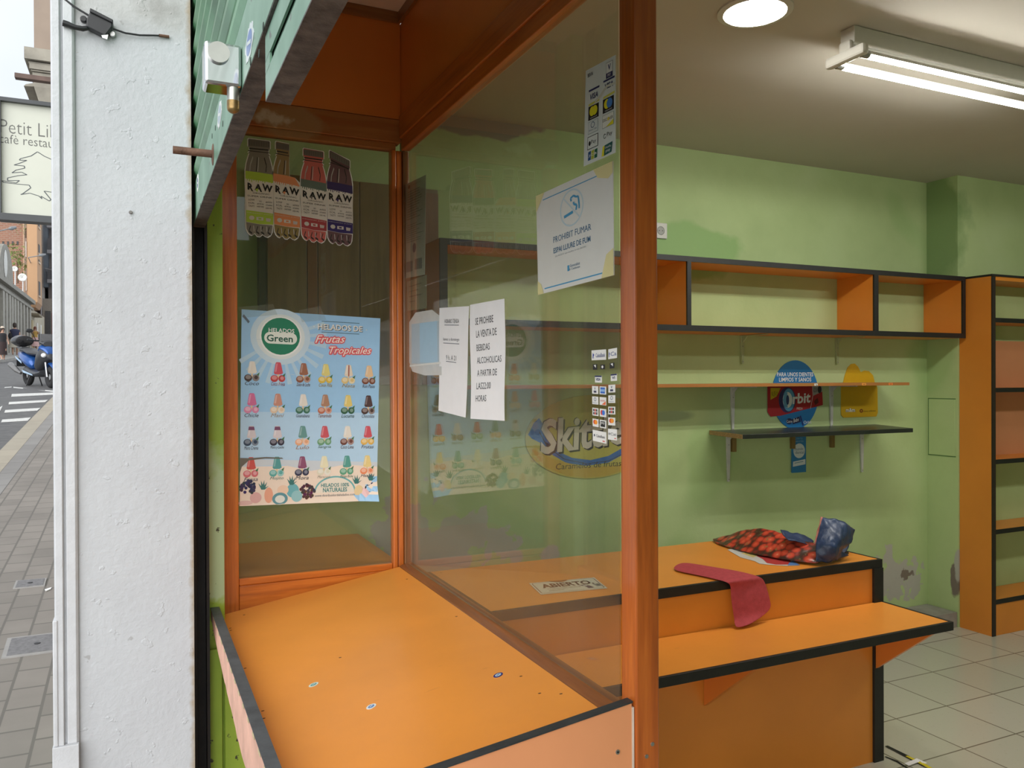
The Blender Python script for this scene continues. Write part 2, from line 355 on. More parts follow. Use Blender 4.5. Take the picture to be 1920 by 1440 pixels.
struct(B().box(7.5, 7.6, -1.6, 3.6, 0, 2.72).build('wall_far', green_wall('green paint far')), 'green wall at the deep end of the shop', 'wall')
struct(B().box(.20, 7.6, -1.7, -1.6, 0, 2.72).build('wall_near', green_wall('green paint near')), 'green wall on the near side of the shop', 'wall')
struct(B().box(.20, .26, 2.862, WB_, 0, 2.72).build('wall_left', green_wall('green paint niche')), 'green wall left of the glass corner', 'wall')
struct(B().box(.89, 7.6, -1.7, 3.6, 2.72, 2.80).box(.20, .89, 2.862, 3.6, 2.72, 2.80).build('ceiling', ceil_m), 'plain off white shop ceiling', 'ceiling')
struct(B().box(.19, .89, -.4, 2.862, 2.83, 2.88).build('ceiling_alcove', alcove_m), 'pinkish ceiling of the shopfront alcove', 'ceiling')
facade = pm('weathered facade plaster', (.50, .49, .46), .8, .12, 3, bump=.2)
struct(B().box(.16, .42, -8, 36, 2.89, 9).build('wall_facade', facade), 'shop building facade above the shutter', 'wall')
struct(B().box(.20, .42, 3.61, 36, -.2, 2.885).build('wall_street', facade), 'shop building facade along the pavement', 'wall')
struct(B().box(.20, .42, -8, -.4, -.3, 2.885).build('wall_entrance', facade), 'shop building facade beside the entrance', 'wall')
# orange panels over the glass
t = B().box(.262, .868, 2.825, 2.86, 2.445, 2.79).build('wall_panel', orange_deep); struct(t, 'burnt orange panel above the left shop window', 'wall panel')
t = B().box(.262, .868, 2.815, 2.86, 2.79, 2.829).build('trim_1', wood('ceiling trim wood', 0, (.20, .075, .02), (.28, .11, .03), (.34, .14, .04), .2, False)); struct(t, 'brown wooden strip under the alcove ceiling above the left window', 'trim')
t = B().box(.869, .905, 1.0, 2.86, 2.455, 2.79).box(.869, .905, -.4, 1.0, 2.40, 2.79).build('wall_header', orange_deep); struct(t, 'burnt orange panel above the long shop window', 'wall panel')
t = B().box(.858, .905, -.4, 2.815, 2.79, 2.829).build('trim_2', wood('ceiling trim wood along', 1, (.20, .075, .02), (.28, .11, .03), (.34, .14, .04), .2, False)); struct(t, 'brown wooden strip under the alcove ceiling above the long window', 'trim')
# left window (across), between the jamb and the glass corner
W1 = thing('window_1', 'left shop window in a stained pine frame facing the camera', 'window', (.57, 2.85, .6), kind='structure')
B().box(.248, .302, 2.825, 2.872, .45, 2.335).build('stile', wood_z, W1, bevel=.003)
B().box(.835, .852, 2.828, 2.868, .60, 2.335).box(.855, .876, 2.835, 2.868, .60, 2.335).build('corner_stile', wood_z, W1, bevel=.003)
b = B().box(.303, .834, 2.838, 2.872, .815, .838).box(.303, .868, 2.828, 2.872, .72, .815).box(.33, .868, 2.832, 2.872, .60, .72); b.build('bottom_rail', wood_x, W1, bevel=.002)
scr = NT('scraped pine rail'); _v = scr.map((.9, 14, 14)); _c = scr.ramp(scr.noise(2.4, _v, 6), [(.3, WA), (.5, (.36, .12, .025)), (.7, (.45, .17, .04))])
_k = scr.blob(tuple(at(545, 228, Y=2.822)), .085, .045, 14, .012, (.75, 1, 1.6)); _c = scr.mix(_k, _c, (.40, .21, .08)); _k = scr.blob(tuple(at(510, 222, Y=2.822)), .03, .04, 30, .01, (.5, 1, 1.5)); scr = scr.fin(scr.mix(_k, _c, (.62, .5, .36)), .45)
B().box(.248, .868, 2.822, 2.872, 2.36, 2.443).box(.303, .852, 2.832, 2.872, 2.335, 2.36).build('top_rail', scr, W1, bevel=.002)
B().box(.300, .838, 2.8505, 2.8545, .832, 2.34).build('glass', glass, W1)
# long window (along the street) and its post
W2 = thing('window_2', 'long shop window running from the glass corner to the varnished post', 'window', (.88, 2.1, .6), kind='structure')
PX0, PX1, PY0, PY1 = .88, .934, 1.328, 1.392
B().box(PX0, PX1, PY0, PY1-.014, 0, 2.79).box(PX0+.006, PX1, PY1-.014, PY1, 0, 2.79).build('post', wood('varnished red pine', 2, (.27, .058, .008), (.42, .095, .012), (.56, .15, .02), .7), W2, bevel=.0035)
b = B(); b.hexa([(.855, 1.40, .76), (.90, 1.40, .76), (.90, 2.83, .76), (.855, 2.83, .76)], [(.855, 1.40, .822), (.90, 1.40, .842), (.90, 2.83, .842), (.855, 2.83, .828)])
b.build('bottom_rail', wood('worn pine sill', 1, (.16, .055, .018), (.25, .085, .022), (.34, .13, .035), .3), W2, bevel=.003)
B().box(.860, .905, 1.392, 2.82, 2.375, 2.455).box(.868, .90, 1.392, 2.82, 2.332, 2.375).build('top_rail', wood_y, W2, bevel=.003)
B().box(.877, .90, 2.828, 2.868, .60, 2.455).build('corner_stile', wood('dark pine stile', 2, (.12, .045, .012), (.2, .075, .018), (.26, .1, .02), .4), W2, bevel=.003)
B().box(.8815, .8855, 1.392, 2.83, .838, 2.335).build('glass', glass, W2)
b = B()
for q in ((1223, 1395), (1212, 1418)): 
    p = at(*q, Y=PY0); b.cyl(p+Vector((0, .002, 0)), p+Vector((0, -.0015, 0)), .004, n=14)
b.build('screw', steel, W2)
# green jamb left of the window and the boards under it
b = B().box(.196, .247, 2.72, 2.86, 0, 2.829)
struct(b.build('wall_jamb', lime, bevel=.003), 'lime green chipped wooden jamb left of the window frame', 'jamb')
b = B(); b.box(.152, .236, 2.700, 2.716, 0, .655).box(.243, .34, 2.700, 2.716, 0, .655)
struct(b.build('wall_boards', lime, bevel=.002), 'lime green boards below the display tray', 'boards')
# white pillar with moulding
b = B().box(-.153, .143, 2.5, 2.70, -.1, 3.2); b.box(-.153, .196, 2.70, 2.9, -.1, 3.2)
struct(b.build('wall_pillar', white_paint), 'white painted rough plaster pillar', 'pillar')
b = B()
prof = [(-.151, 2.492), (-.157, 2.486), (-.178, 2.486), (-.181, 2.494), (-.184, 2.494), (-.187, 2.482), (-.205, 2.482), (-.208, 2.49), (-.208, 2.62), (-.151, 2.62)]
b.prism([(x, y, .52) for x, y in prof], (0, 0, 2.68)); b.box(-.214, -.151, 2.474, 2.63, -.1, .52)
b2 = B().box(-.212, -.200, 2.479, 2.62, .52, .86)
struct(b.build('trim_3', white_trim, bevel=.002), 'white moulded strip down the left edge of the pillar', 'moulding')
struct(b2.build('trim_4', white_trim, bevel=.003), 'white raised patch low on the moulding of the pillar', 'moulding')
struct(B().box(.152, .1585, 2.64, 2.7, 0, 2.829).box(.152, .1955, 2.69, 2.70, 0, 2.829).box(.187, .1955, 2.64, 2.69, 0, 2.829).build('trim_6', channel_m), 'black shutter guide channel beside the white pillar', 'shutter channel')
# ------------------------------------------------------------------ roller shutter
S = thing('roller_shutter', 'raised mint green roller shutter with rusty bottom rail', 'shutter', (.16, 1.2, 1.972))
b = B(); rows = []
n = 11
for i in range(n):                        # curved slats stacked upward
    z0 = 2.082+i*.07
    for k in range(6):
        a = math.pi*k/5; rows.append((.170-.020*math.sin(a), z0+.07*k/5-.0005*(k == 5)))
y0, y1 = -.6, 2.638
pts = [(x, y0, z) for x, z in rows]+[(.176, y0, rows[-1][1]), (.176, y0, rows[0][1])]
b.prism(pts, (0, y1-y0, 0)); b.build('slat_curtain', slat_m, S, fix=True)
b = B().box(.155, .160, -.6, 2.636, 1.974, 2.082).box(.155, .188, -.6, 2.636, 1.972, 1.9738); b.k = 1; b.box(.1555, .188, -.6, 2.636, 1.9700, 1.9719)
RB = b.build('bottom_rail', [mint, rust], S)
b = B()
for q in ((486, 100), (470, 115), (418, 232), (404, 240), (398, 255), (382, 372), (376, 385), (494, 50)):
    p = at(*q, X=.155); B().cyl((.1552, p.y, p.z), (.1544, p.y, p.z), .006, n=12).build('rivet_hole', pm('dark hole', (.02, .035, .025), .8), RB)
lk = B().box(.098, .1545, 1.36, 1.412, 1.972, 2.040).build('lock_box', chrome, S, bevel=.005)
B().cyl((.119, 1.361, 2.021), (.119, 1.3535, 2.021), .0165, n=32).build('lock_cover', satin, lk, smooth=True)
b = B().cyl((.142, 1.372, 1.973), (.142, 1.372, 1.951), .0095, n=20); b.k = 1; b.cyl((.142, 1.372, 1.952), (.142, 1.372, 1.940), .0098, n=20).ell((.142, 1.372, 1.940), .0098, .0098, .008)
b.build('key_cylinder', [satin, brass], lk, smooth=True)
B().cyl((.072, 1.91, 2.006), (.158, 1.91, 2.006), .0085, n=16).build('bolt_rod', rust2, S, smooth=True)
B().ell((.1545, 1.915, 2.006), .003, .022, .024).build('bolt_washer', rust2, S, smooth=True)
# torn sticker remains on the plate
for q, nm, lb, cols in (((371, 343), 'round_sticker', 'small round blue and white sticker at the far end of the shutter plate', (WHITE, ink(40, 70, 130))),
                        ((412, 215), 'torn_sticker', 'torn white sticker scrap on the shutter plate above the bolt rod', (ink(205, 208, 206), ink(160, 175, 185))),
                        ((468, 80), 'worn_sticker', 'worn oval pale sticker on the shutter plate beside the chrome lock', (ink(190, 200, 200), ink(100, 125, 170)))):
    p = at(*q, X=.155); r = (.03, .024) if nm == 'round_sticker' else (.055, .028)
    sh = Sheet([(.1549, p.y+r[0], p.z+r[1]), (.1549, p.y-r[0], p.z+r[1]), (.1549, p.y-r[0], p.z-r[1]), (.1549, p.y+r[0], p.z-r[1])], (-1, 0, 0))
    out = [(.5+.5*math.cos(2*math.pi*i/24)*(1 if nm == 'round_sticker' else .7+.3*random.random()), .5+.5*math.sin(2*math.pi*i/24)*(1 if nm == 'round_sticker' else .7+.3*random.random())) for i in range(24)]
    sh.setm(cols[0]); sh.solid(out); sh.ell2(.5, .5, .3, .3, cols[1]); sh.line([(.3, .4), (.7, .6)], .09, cols[0], 2)
    sh.done(nm, lb, 'sticker')
S2 = thing('shutter_end_rail', 'nearer mint green slotted rail fixed under the shutter', 'shutter rail', (.175, .6, 1.881))
b = B().box(.160, .163, -.6, 1.14, 1.883, 1.918).box(.165, .168, -.6, 1.10, 1.918, 1.934).box(.160, .163, -.6, 1.14, 1.934, 1.969).box(.160, .163, 1.10, 1.14, 1.917, 1.935).box(.163, .193, -.6, 1.14, 1.964, 1.969).box(.190, .193, -.6, 1.14, 1.883, 1.964).box(.163, .190, 1.137, 1.14, 1.883, 1.964)
b.build('rail_body', mint, S2); B().box(.160, .193, -.6, 1.1395, 1.8805, 1.8828).build('rail_underside', rust, S2)
# ------------------------------------------------------------------ display tray under the glass corner
T = thing('display_tray', 'sloping orange display tray in front of the glass corner', 'display tray', (.55, 2.1, .3))
def zt(X): return .740+(X-.235)*(.828-.740)/(.853-.235)
b = B().hexa([(.231, 1.352, zt(.231)-.018), (.853, 1.352, zt(.853)-.018), (.853, 2.818, zt(.853)-.018), (.231, 2.775, zt(.231)-.018)], [(.231, 1.352, zt(.231)), (.853, 1.352, zt(.853)), (.853, 2.818, zt(.853)), (.231, 2.775, zt(.231))])
PF = b.build('tray_board', orange, T, bevel=.0015)
b = B()
for q in ((458, 1153), (432, 1178), (433, 1182), (460, 1253), (493, 1333), (495, 1347), (827, 1074), (763, 1086), (856, 1156), (1012, 1300), (1052, 1301), (977, 1268), (638, 1233)):
    d = ray(*q); 
    X = .5
    for _ in range(20):
        p = at(*q, Z=zt(X)); X = p.x
    B().ell((p.x, p.y, zt(p.x)+.0002), .0045, .0022, .0006, 10, 4).build('chip_mark', pm('chip mark', (.06, .03, .015), .8), PF)
ZT = .785
b = B(); zb = []
nn = 46
top = [(Y, ZT) for Y in (1.335, 2.885)]
low = []
for i in range(nn+1):
    Y = 1.335+(2.885-1.335)*i/nn; k = (Y-1.335)/1.55
    low.append((Y, ZT-.118+.105*max(0, (k-.35)/.65)**1.2+random.uniform(-.004, .004)))
b.prism([(.2045, 1.335, ZT+.022)]+[(.2045, 2.885, ZT-.006)]+[(.2045, Y, z) for Y, z in low[::-1]], (.0245, 0, 0))
LB = b.build('side_board', pm('torn pink laminate backing', (.62, .36, .27), .75, .2, 10, bump=.3), T)
b = B().hexa([(.2035, 1.335, ZT+.0222), (.230, 1.335, ZT+.0222), (.230, 2.885, ZT-.0058), (.2035, 2.885, ZT-.0058)], [(.2035, 1.335, ZT+.0242), (.230, 1.335, ZT+.0242), (.230, 2.885, ZT-.0038), (.2035, 2.885, ZT-.0038)])
b.build('edge_band', grey_edge, LB)
b = B()
for i in range(14):
    Y = 1.5+i*.085; B().ell((.2036, Y, ZT+.021-(Y-1.335)*.018-.004), .0012, .014+.012*random.random(), .004, 8, 5).build('glue_remnant', pm('dried yellowish glue', (.45, .38, .22), .8, .3, 60), LB)
za, zc = .870, .788
b = B().prism([(.2055, 1.336, .2), (.874, 1.336, .2), (.874, 1.336, za-.003), (.2055, 1.336, zc-.004)], (0, .015, 0)); NB = b.build('front_board', pinkish, T)
b = B().prism([(.205, 1.334, zc-.004), (.8755, 1.334, za-.003), (.8755, 1.334, za+.0005), (.205, 1.334, zc)], (0, .020, 0)); b.build('edge_band', pm('charcoal edging', (.032, .036, .038), .45, .25, 25, bump=.1), NB)
b = B().box(.8745, .8785, 1.334, 1.351, .2, za-.012); b.build('edge_filler', pm('pale filler', (.66, .56, .46), .7), NB)
p = at(1158, 1410, Y=1.335); b = B().cyl(p+Vector((0, .002, 0)), p+Vector((0, -.0012, 0)), .0045, n=16); b.k = 1; b.cyl(p+Vector((0, -.001, 0)), p+Vector((0, -.0016, 0)), .002, n=8)
b.build('screw', [steel, BLACK], NB)
# fruit stickers on the tray
for q, lb, c1, c2, an in (((588, 1284), 'small teal and white oval fruit sticker, leftmost on the tray', ink(215, 222, 205), ink(70, 150, 150), .6), ((696, 1325), 'small white and blue oval fruit sticker nearest the front of the tray', ink(226, 226, 220), ink(80, 130, 190), .7), ((934, 1266), 'small dark blue oval fruit sticker toward the long window', ink(44, 44, 120), ink(190, 215, 225), .5)):
    X = .5
    for _ in range(20): p = at(*q, Z=zt(X)); X = p.x
    ex = Vector((math.cos(an), math.sin(an), (zt(1)-zt(0))*math.cos(an))); ey = Vector((-math.sin(an), math.cos(an), -(zt(1)-zt(0))*math.sin(an))); p.z = zt(p.x)+.0002
    w_, h_ = .0135, .0095
    sh = Sheet([p-ex*w_+ey*h_, p+ex*w_+ey*h_, p+ex*w_-ey*h_, p-ex*w_-ey*h_], (-.13, 0, 1))
    sh.setm(c1); sh.solid([(.5+.5*math.cos(2*math.pi*i/24), .5+.5*math.sin(2*math.pi*i/24)) for i in range(24)]); sh.ell2(.5, .5, .32, .3, c2); sh.rect(.3, .42, .72, .55, c1, 2)
    sh.done('fruit_sticker', lb, 'sticker')
# ------------------------------------------------------------------ lamps
ZC = 2.72
D = thing('downlight', 'round recessed downlight glowing in the ceiling', 'ceiling light', (1.86, 2.09, ZC))
b = B(); N = 40
def ringz(r, z): return [(1.86+r*math.cos(2*math.pi*i/N), 2.09+r*math.sin(2*math.pi*i/N), z) for i in range(N)]
b.ring([ringz(.122, ZC), ringz(.122, ZC-.006), ringz(.116, ZC-.010), ringz(.102, ZC-.010), ringz(.098, ZC-.004)], False); b.build('trim_ring', lamp_white, D, smooth=True)
B().cyl((1.86, 2.09, ZC-.006), (1.86, 2.09, ZC-.001), .098, n=40).build('diffuser', emit('downlight glow', (1, .97, .88), DOWN), D)
L = thing('tube_light', 'twin tube batten light with white housing on the ceiling', 'ceiling light', (2.85, 2.06, ZC))
TX0, TX1 = 2.225, 3.425
B().box(TX0+.02, TX1-.02, 2.030, 2.092, 2.660, 2.7195).build('housing', lamp_white, L, bevel=.004)
for X in (TX0, TX1-.03):
    b = B().box(X, X+.03, 1.975, 2.145, 2.600, 2.638).box(X+.004, X+.026, 2.035, 2.087, 2.63, 2.672); b.build('end_holder', lamp_white, L, bevel=.009)
tube_m = emit('tube glow', (1, .985, .93), TUBE)
def led_tube(X0, X1, Y, z, par):        # a LED tube: glowing diffuser below, white metal back above
    b = B(); n = 20; r = .0135
    for a0, a1, k in ((-168, -12, 0), (-12, 192, 1)):
        b.k = k; g = [math.radians(a0+(a1-a0)*i/n) for i in range(n+1)]
        b.grid([[(X, Y+r*math.cos(a), z+r*math.sin(a)) for a in g] for X in (X0, X1)])
    b.build('tube', [tube_m, lamp_white], par, smooth=True)
for Y in (2.005, 2.115):
    led_tube(TX0+.055, TX1-.055, Y, 2.612, L)
    for a, c in ((TX0+.026, TX0+.056), (TX1-.056, TX1-.026)): B().cyl((a, Y, 2.612), (c, Y, 2.612), .0138, n=18).build('tube_cap', steel, L, smooth=True)
B().box(TX0+.03, TX1-.03, 2.045, 2.075, 2.640, 2.662).build('reflector', lamp_white, L)
L_added = thing('tube_light', 'added unseen tube batten light brightening the deeper part of the shop', 'ceiling light', (4.6, 1.2, ZC))  # extra tubes added out of view to brighten the deep end and right wall
B().box(4.02, 5.18, 1.17, 1.23, 2.66, 2.7195).box(4.0, 5.2, 1.13, 1.27, 2.625, 2.64).build('housing', lamp_white, L_added, bevel=.004)
for Y in (1.145, 1.255):
    led_tube(4.02, 5.18, Y, 2.612, L_added)
for X in (4.0, 5.17): B().box(X, X+.03, 1.115, 1.285, 2.60, 2.638).build('end_holder', lamp_white, L_added, bevel=.006)
# ------------------------------------------------------------------ counter
CT = thing('shop_counter', 'orange laminate shop counter with black edges and a lower bag shelf', 'counter', (1.8, 2.5, 0))
CX0, CX1, CY0, CY1, CZ = .968, 2.65, 2.265, 2.845, .79
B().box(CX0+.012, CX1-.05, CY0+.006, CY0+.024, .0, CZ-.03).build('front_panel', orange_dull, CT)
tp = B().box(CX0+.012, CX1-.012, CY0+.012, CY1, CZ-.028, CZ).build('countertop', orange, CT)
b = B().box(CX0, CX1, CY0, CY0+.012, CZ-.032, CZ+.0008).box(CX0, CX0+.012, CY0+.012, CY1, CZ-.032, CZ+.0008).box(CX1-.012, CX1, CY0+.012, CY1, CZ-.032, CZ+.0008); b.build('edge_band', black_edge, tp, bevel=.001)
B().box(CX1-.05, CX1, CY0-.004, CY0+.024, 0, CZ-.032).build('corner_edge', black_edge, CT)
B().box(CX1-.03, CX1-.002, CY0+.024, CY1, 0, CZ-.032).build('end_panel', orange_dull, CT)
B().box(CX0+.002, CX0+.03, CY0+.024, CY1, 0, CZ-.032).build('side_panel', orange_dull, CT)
SY, SZ = 1.962, .625
bs = B().box(CX0+.01, 2.64, SY+.012, CY0+.002, SZ-.026, SZ).build('bag_shelf', orange, CT)
B().box(CX0, 2.652, SY, SY+.012, SZ-.030, SZ+.0008).box(2.640, 2.652, SY+.012, CY0-.004, SZ-.030, SZ+.0008).build('edge_band', black_edge, bs, bevel=.001)
for X in (1.80, 2.625):
    B().prism([(X, CY0+.003, SZ-.03), (X, SY+.02, SZ-.03), (X, SY+.03, SZ-.034), (X, CY0+.003, SZ-.262)], (-.018, 0, 0)).build('bracket', orange_deep, CT)
nb = B().box(.262, .868, 2.873, 3.488, .805, .832)
tag(nb.build('window_shelf', orange_dull), 'orange laminate shelf board behind the left shop window', 'shelf')
# ------------------------------------------------------------------ wall units
U = thing('wall_shelf_unit', 'long orange wall shelf unit with black edges and open compartments', 'shelf unit', (2.8, 3.35, 1.75))
UX0, UX1, UY, UZ0, UZ1 = 1.161, 4.471, 3.226, 1.738, 2.104
tpan = B().box(UX0, UX1, UY+.01, WB_-.001, UZ1-.022, UZ1-.001).build('top_panel', orange_dull, U)
bpan = B().box(UX0, UX1, UY+.01, WB_-.001, UZ0+.002, UZ0+.024).build('bottom_panel', orange_dull, U)
B().box(UX0, UX1, UY, UY+.010, UZ1-.026, UZ1).box(UX0, UX1, UY+.01, WB_-.001, UZ1-.001, UZ1).build('edge_band', black_edge, tpan); B().box(UX0, UX1, UY, UY+.010, UZ0, UZ0+.028).build('edge_band', black_edge, bpan)
for X, w_ in ((UX0, .034), (2.442, .024), (3.714, .034), (4.445, .026)):
    d_ = B().box(X, X+w_, UY+.01, WB_-.001, UZ0+.024, UZ1-.022).build('divider', orange_dull, U)
    B().box(X, X+w_, UY, UY+.010, UZ0+.028, UZ1-.026).build('edge_band', black_edge, d_)
def bracket(X, z, drop, reach, parent, mt=white_metal, name='bracket'):
    b = B().prism([(X-.013, WB_-.012, z-.001), (X+.013, WB_-.012, z-.001), (X+.011, WB_-.012, z-drop*.45), (X+.006, WB_-.012, z-drop), (X-.006, WB_-.012, z-drop), (X-.011, WB_-.012, z-drop*.45)], (0, .011, 0))
    b.prism([(X-.012, WB_-.002, z-.005), (X+.012, WB_-.002, z-.005), (X+.007, WB_-reach, z-.005), (X-.007, WB_-reach, z-.005)], (0, 0, .0045))
    b.prism([(X-.003, WB_-.012, z-.04), (X-.003, WB_-.05, z-.005), (X-.003, WB_-.012, z-.005)], (.006, 0, 0))
    o = b.build(name, mt, parent, bevel=.001)
    for dz in (.06, drop-.012): B().cyl((X, WB_-.0118, z-dz), (X, WB_-.0135, z-dz), .0032, n=10).build('screw', satin, o)
    return o
for X in (3.004, 3.708): bracket(X, UZ0+.0015, .155, .20, U, pm('pale green painted bracket', (.42, .52, .28), .5))
SH1 = thing('thin_wall_shelf', 'thin orange wall shelf at eye height above the black shelf', 'shelf', (3, 3.35, 1.47))
z1 = 1.4775
tb = B().box(1.25, 4.037, 3.262, WB_-.001, z1-.0165, z1).build('board', laminate('orange shelf laminate', (.46, .185, .05), False), SH1, bevel=.001)
for X in (2.936, 3.661): bracket(X, z1-.0165, .245, .19, SH1)
for px_, cols in ((1530, (230, 230, 225)), (1620, (255, 170, 80)), (1670, (255, 140, 70))):
    p = at(px_, 718.5, Y=3.262); wd = .012 if px_ == 1530 else .016
    sh = Sheet([(p.x-wd, 3.262, z1-.0025), (p.x+wd, 3.262, z1-.0025), (p.x+wd, 3.262, z1-.0145), (p.x-wd, 3.262, z1-.0145)], (0, -1, 0), ink(*cols))
    sh.line([(.2, .5), (.8, .5)], .2, ink(90, 60, 30)) if px_ != 1530 else sh.poly([(.4, .2), (.95, .9), (.5, .8)], BLACK)
    sh.done('price_tag', {1530: 'torn white price tag on the thin orange shelf above the blue sign', 1620: 'light orange price tag on the thin shelf in front of the yellow sign', 1670: 'deeper orange price tag nearest the end of the thin shelf'}[px_], 'price tag')
SH2 = thing('black_wall_shelf', 'black topped wall shelf on white brackets with a raw chipboard end', 'shelf', (3.3, 3.3, 1.22))
z2 = 1.226
fl, fr = at(1392, 815, Z=z2), at(1712, 803, Z=z2)
pl = [(2.783, WB_-.002), (2.783+.0, WB_-.002)]
poly = [(2.783, WB_-.002), (fl.x, fl.y), (fr.x, fr.y), (4.02, WB_-.002)]
b = B().prism([(x, y, z2-.022) for x, y in poly], (0, 0, .022))
blk_shelf = pm('black laminate', (.022, .026, .022), .30, .2, 20)
bd = b.build('board', blk_shelf, SH2, bevel=.001)
b = B().prism([(2.783-.002, WB_-.003, z2-.022), (fl.x-.002, fl.y-.0005, z2-.022), (fl.x-.0005, fl.y-.001, z2-.022), (2.7835, WB_-.003, z2-.022)], (0, 0, .0222)); b.build('raw_end', raw_chip, bd)
bracket(2.905, z2-.022, .26, .20, SH2); bracket(3.905, z2-.022, .26, .22, SH2)
for X, z0 in ((2.938, 1.105), (3.36, 1.105), (3.661, 1.10)):
    p = B().box(X-.012, X+.012, WB_-.022, WB_-.001, z0, z2-.0225); o = p.build('wooden_batten', peg_wood, bevel=.002)
    tag(o, {2.938: 'short brown wooden batten under the left end of the black shelf', 3.36: 'short brown wooden batten behind the narrow blue sign strip', 3.661: 'short brown wooden batten under the middle of the black shelf'}[X], 'batten')
K = thing('bookcase', 'tall orange bookcase with black edges at the right', 'bookcase', (5, 3.17, 0))
KX, KX1, KY, KZ = 4.486, 5.9, 3.072, 2.103
sp = B().box(KX, KX+.024, KY+.006, WR_-.002, 0, KZ-.012).build('side_panel', orange_dull, K)
B().box(KX, KX+.030, KY, KY+.0065, 0, KZ-.014).build('edge_band', pm('dark brown edging', (.022, .014, .010), .5), sp)
B().box(KX1-.024, KX1, KY+.006, WR_-.002, 0, KZ-.012).build('side_panel', orange_dull, K)
B().box(KX-.002, KX1, KY-.001, WR_-.001, KZ-.012, KZ).build('top_edge', black_edge, K)
B().box(KX+.024, KX1-.024, KY+.006, WR_-.002, KZ-.034, KZ-.012).build('top_panel', orange_dull, K)
for z in (1.737+.1, 1.430, 1.013, .605, .197):
    s_ = B().box(KX+.024, KX1-.024, KY+.006, WR_-.002, z-.012, z+.012).build('shelf_board', orange_dull, K)
    B().box(KX+.030, KX1-.024, KY, KY+.006, z-.013, z+.013).build('edge_band', black_edge, s_)
B().box(KX+.030, KX1-.024, KY+.004, KY+.022, .001, .184).build('plinth_panel', orange_dull, K)
B().box(KX+.024, KX1-.024, WR_-.012, WR_-.002, 1.025, 1.73).build('back_panel', laminate('salmon back panel', (.62, .27, .13), False), K)
# plank cupboard seen through the glass corner
Q = thing('plank_cupboard', 'drab wooden plank cupboard on the wall behind the left window', 'cupboard', (.8, 3.45, 1.5))
qx0, qx1 = at(500, 500, Y=3.43).x, at(822, 500, Y=3.43).x; qz0, qz1 = at(700, 722, Y=3.43).z, at(680, 342, Y=3.43).z
B().box(qx0, qx1, 3.435, WB_-.001, qz0, qz1).build('body', plank, Q)
xs = [qx0, at(575, 500, Y=3.43).x, at(595, 500, Y=3.43).x, at(674, 500, Y=3.43).x, at(790, 500, Y=3.43).x, qx1]
for i, (a, c) in enumerate(zip(xs, xs[1:])):
    B().box(a+.002, c-.002, 3.421, 3.4345, qz0, qz1-(.0 if i < 4 else .02)).build('plank', wood('reddish plank', 2, (.13, .05, .015), (.18, .07, .02), (.22, .09, .03), .1, False) if i in (1, 4) else plank, Q, bevel=.001)
B().box(qx0-.03, qx0-.004, 3.425, WB_-.001, qz0, qz1+.03).build('dark_jamb', pm('dark jamb', (.02, .03, .015), .6), Q)
# socket
SK = thing('wall_socket', 'white wall socket high on the green wall beside the post', 'socket', tuple(at(1238, 433, Y=WB_)))
p = at(1237, 433, Y=WB_)
B().box(p.x-.041, p.x+.041, WB_-.010, WB_-.001, p.z-.041, p.z+.041).build('plate', lamp_white, SK, bevel=.004)
b = B(); b.ring([[(p.x+r*math.cos(2*math.pi*i/28), y, p.z+r*math.sin(2*math.pi*i/28)) for i in range(28)] for r, y in ((.023, WB_-.011), (.0205, WB_-.0125), (.019, WB_-.0105))], True); b.build('outlet', pm('socket grey', (.34, .34, .31), .4), SK, smooth=False)
for dx in (-.0095, .0095): B().cyl((p.x+dx, WB_-.0112, p.z), (p.x+dx, WB_-.0106, p.z), .003, n=10).build('pin_hole', BLACK, SK)
# hatch in the return wall
hq = [at(1742, 748, X=4.474), at(1792, 742, X=4.474), at(1792, 866, X=4.474), at(1742, 851, X=4.474)]
y0, y1 = 3.30, hq[0].y; z0, z1h = hq[3].z, hq[0].z
hm = green_wall('green painted hatch'); b = B().box(4.4705, 4.4745, y0, y1, z0, z1h)
HT = thing('wall_hatch', 'square green painted hatch cover on the short return wall', 'hatch', (4.47, y0, z0))
b.build('cover', hm, HT); dk = pm('dark green groove', (.10, .20, .06), .8)
B().box(4.4715, 4.4745, y0-.006, y1+.006, z1h, z1h+.006).box(4.4715, 4.4745, y0-.006, y1+.006, z0-.006, z0).box(4.4715, 4.4745, y1, y1+.006, z0, z1h).build('frame_gap', dk, HT)
# tape on the floor
sh = B()
tp_ = [(at(1662, 1398, Z=.004), at(1700, 1418, Z=.004), at(1735, 1436, Z=.004), at(1760, 1450, Z=.004)), (at(1660, 1418, Z=.003), at(1682, 1428, Z=.003), at(1705, 1442, Z=.003))]
T1 = thing('packing_strap', 'loose black and yellow strap lying on the tiles beside the counter', 'strap', tuple(tp_[0][0]))
def strip(pts, w_, z):
    b = B(); rows = []
    for i, p in enumerate(pts):
        d = (Vector(pts[min(i+1, len(pts)-1)])-Vector(pts[max(i-1, 0)])); n_ = Vector((-d.y, d.x, 0)).normalized()*w_/2
        rows.append([(p[0]+n_.x, p[1]+n_.y, z+.003*(i % 2)), (p[0]-n_.x, p[1]-n_.y, z)])
    return b.grid(rows)
strip(tp_[0][:3], .014, .003).build('black_length', BLACK, T1, solid=.001); strip(tp_[0][1:], .012, .0055).build('yellow_length', ink(215, 200, 40), T1, solid=.001)
strip(tp_[1], .007, .002).build('thin_length', BLACK, T1, solid=.001)
strip([at(1700, 1436, Z=.002), at(1722, 1428, Z=.002), at(1735, 1434, Z=.002)], .02, .007).build('crumpled_end', paper, T1, solid=.001)
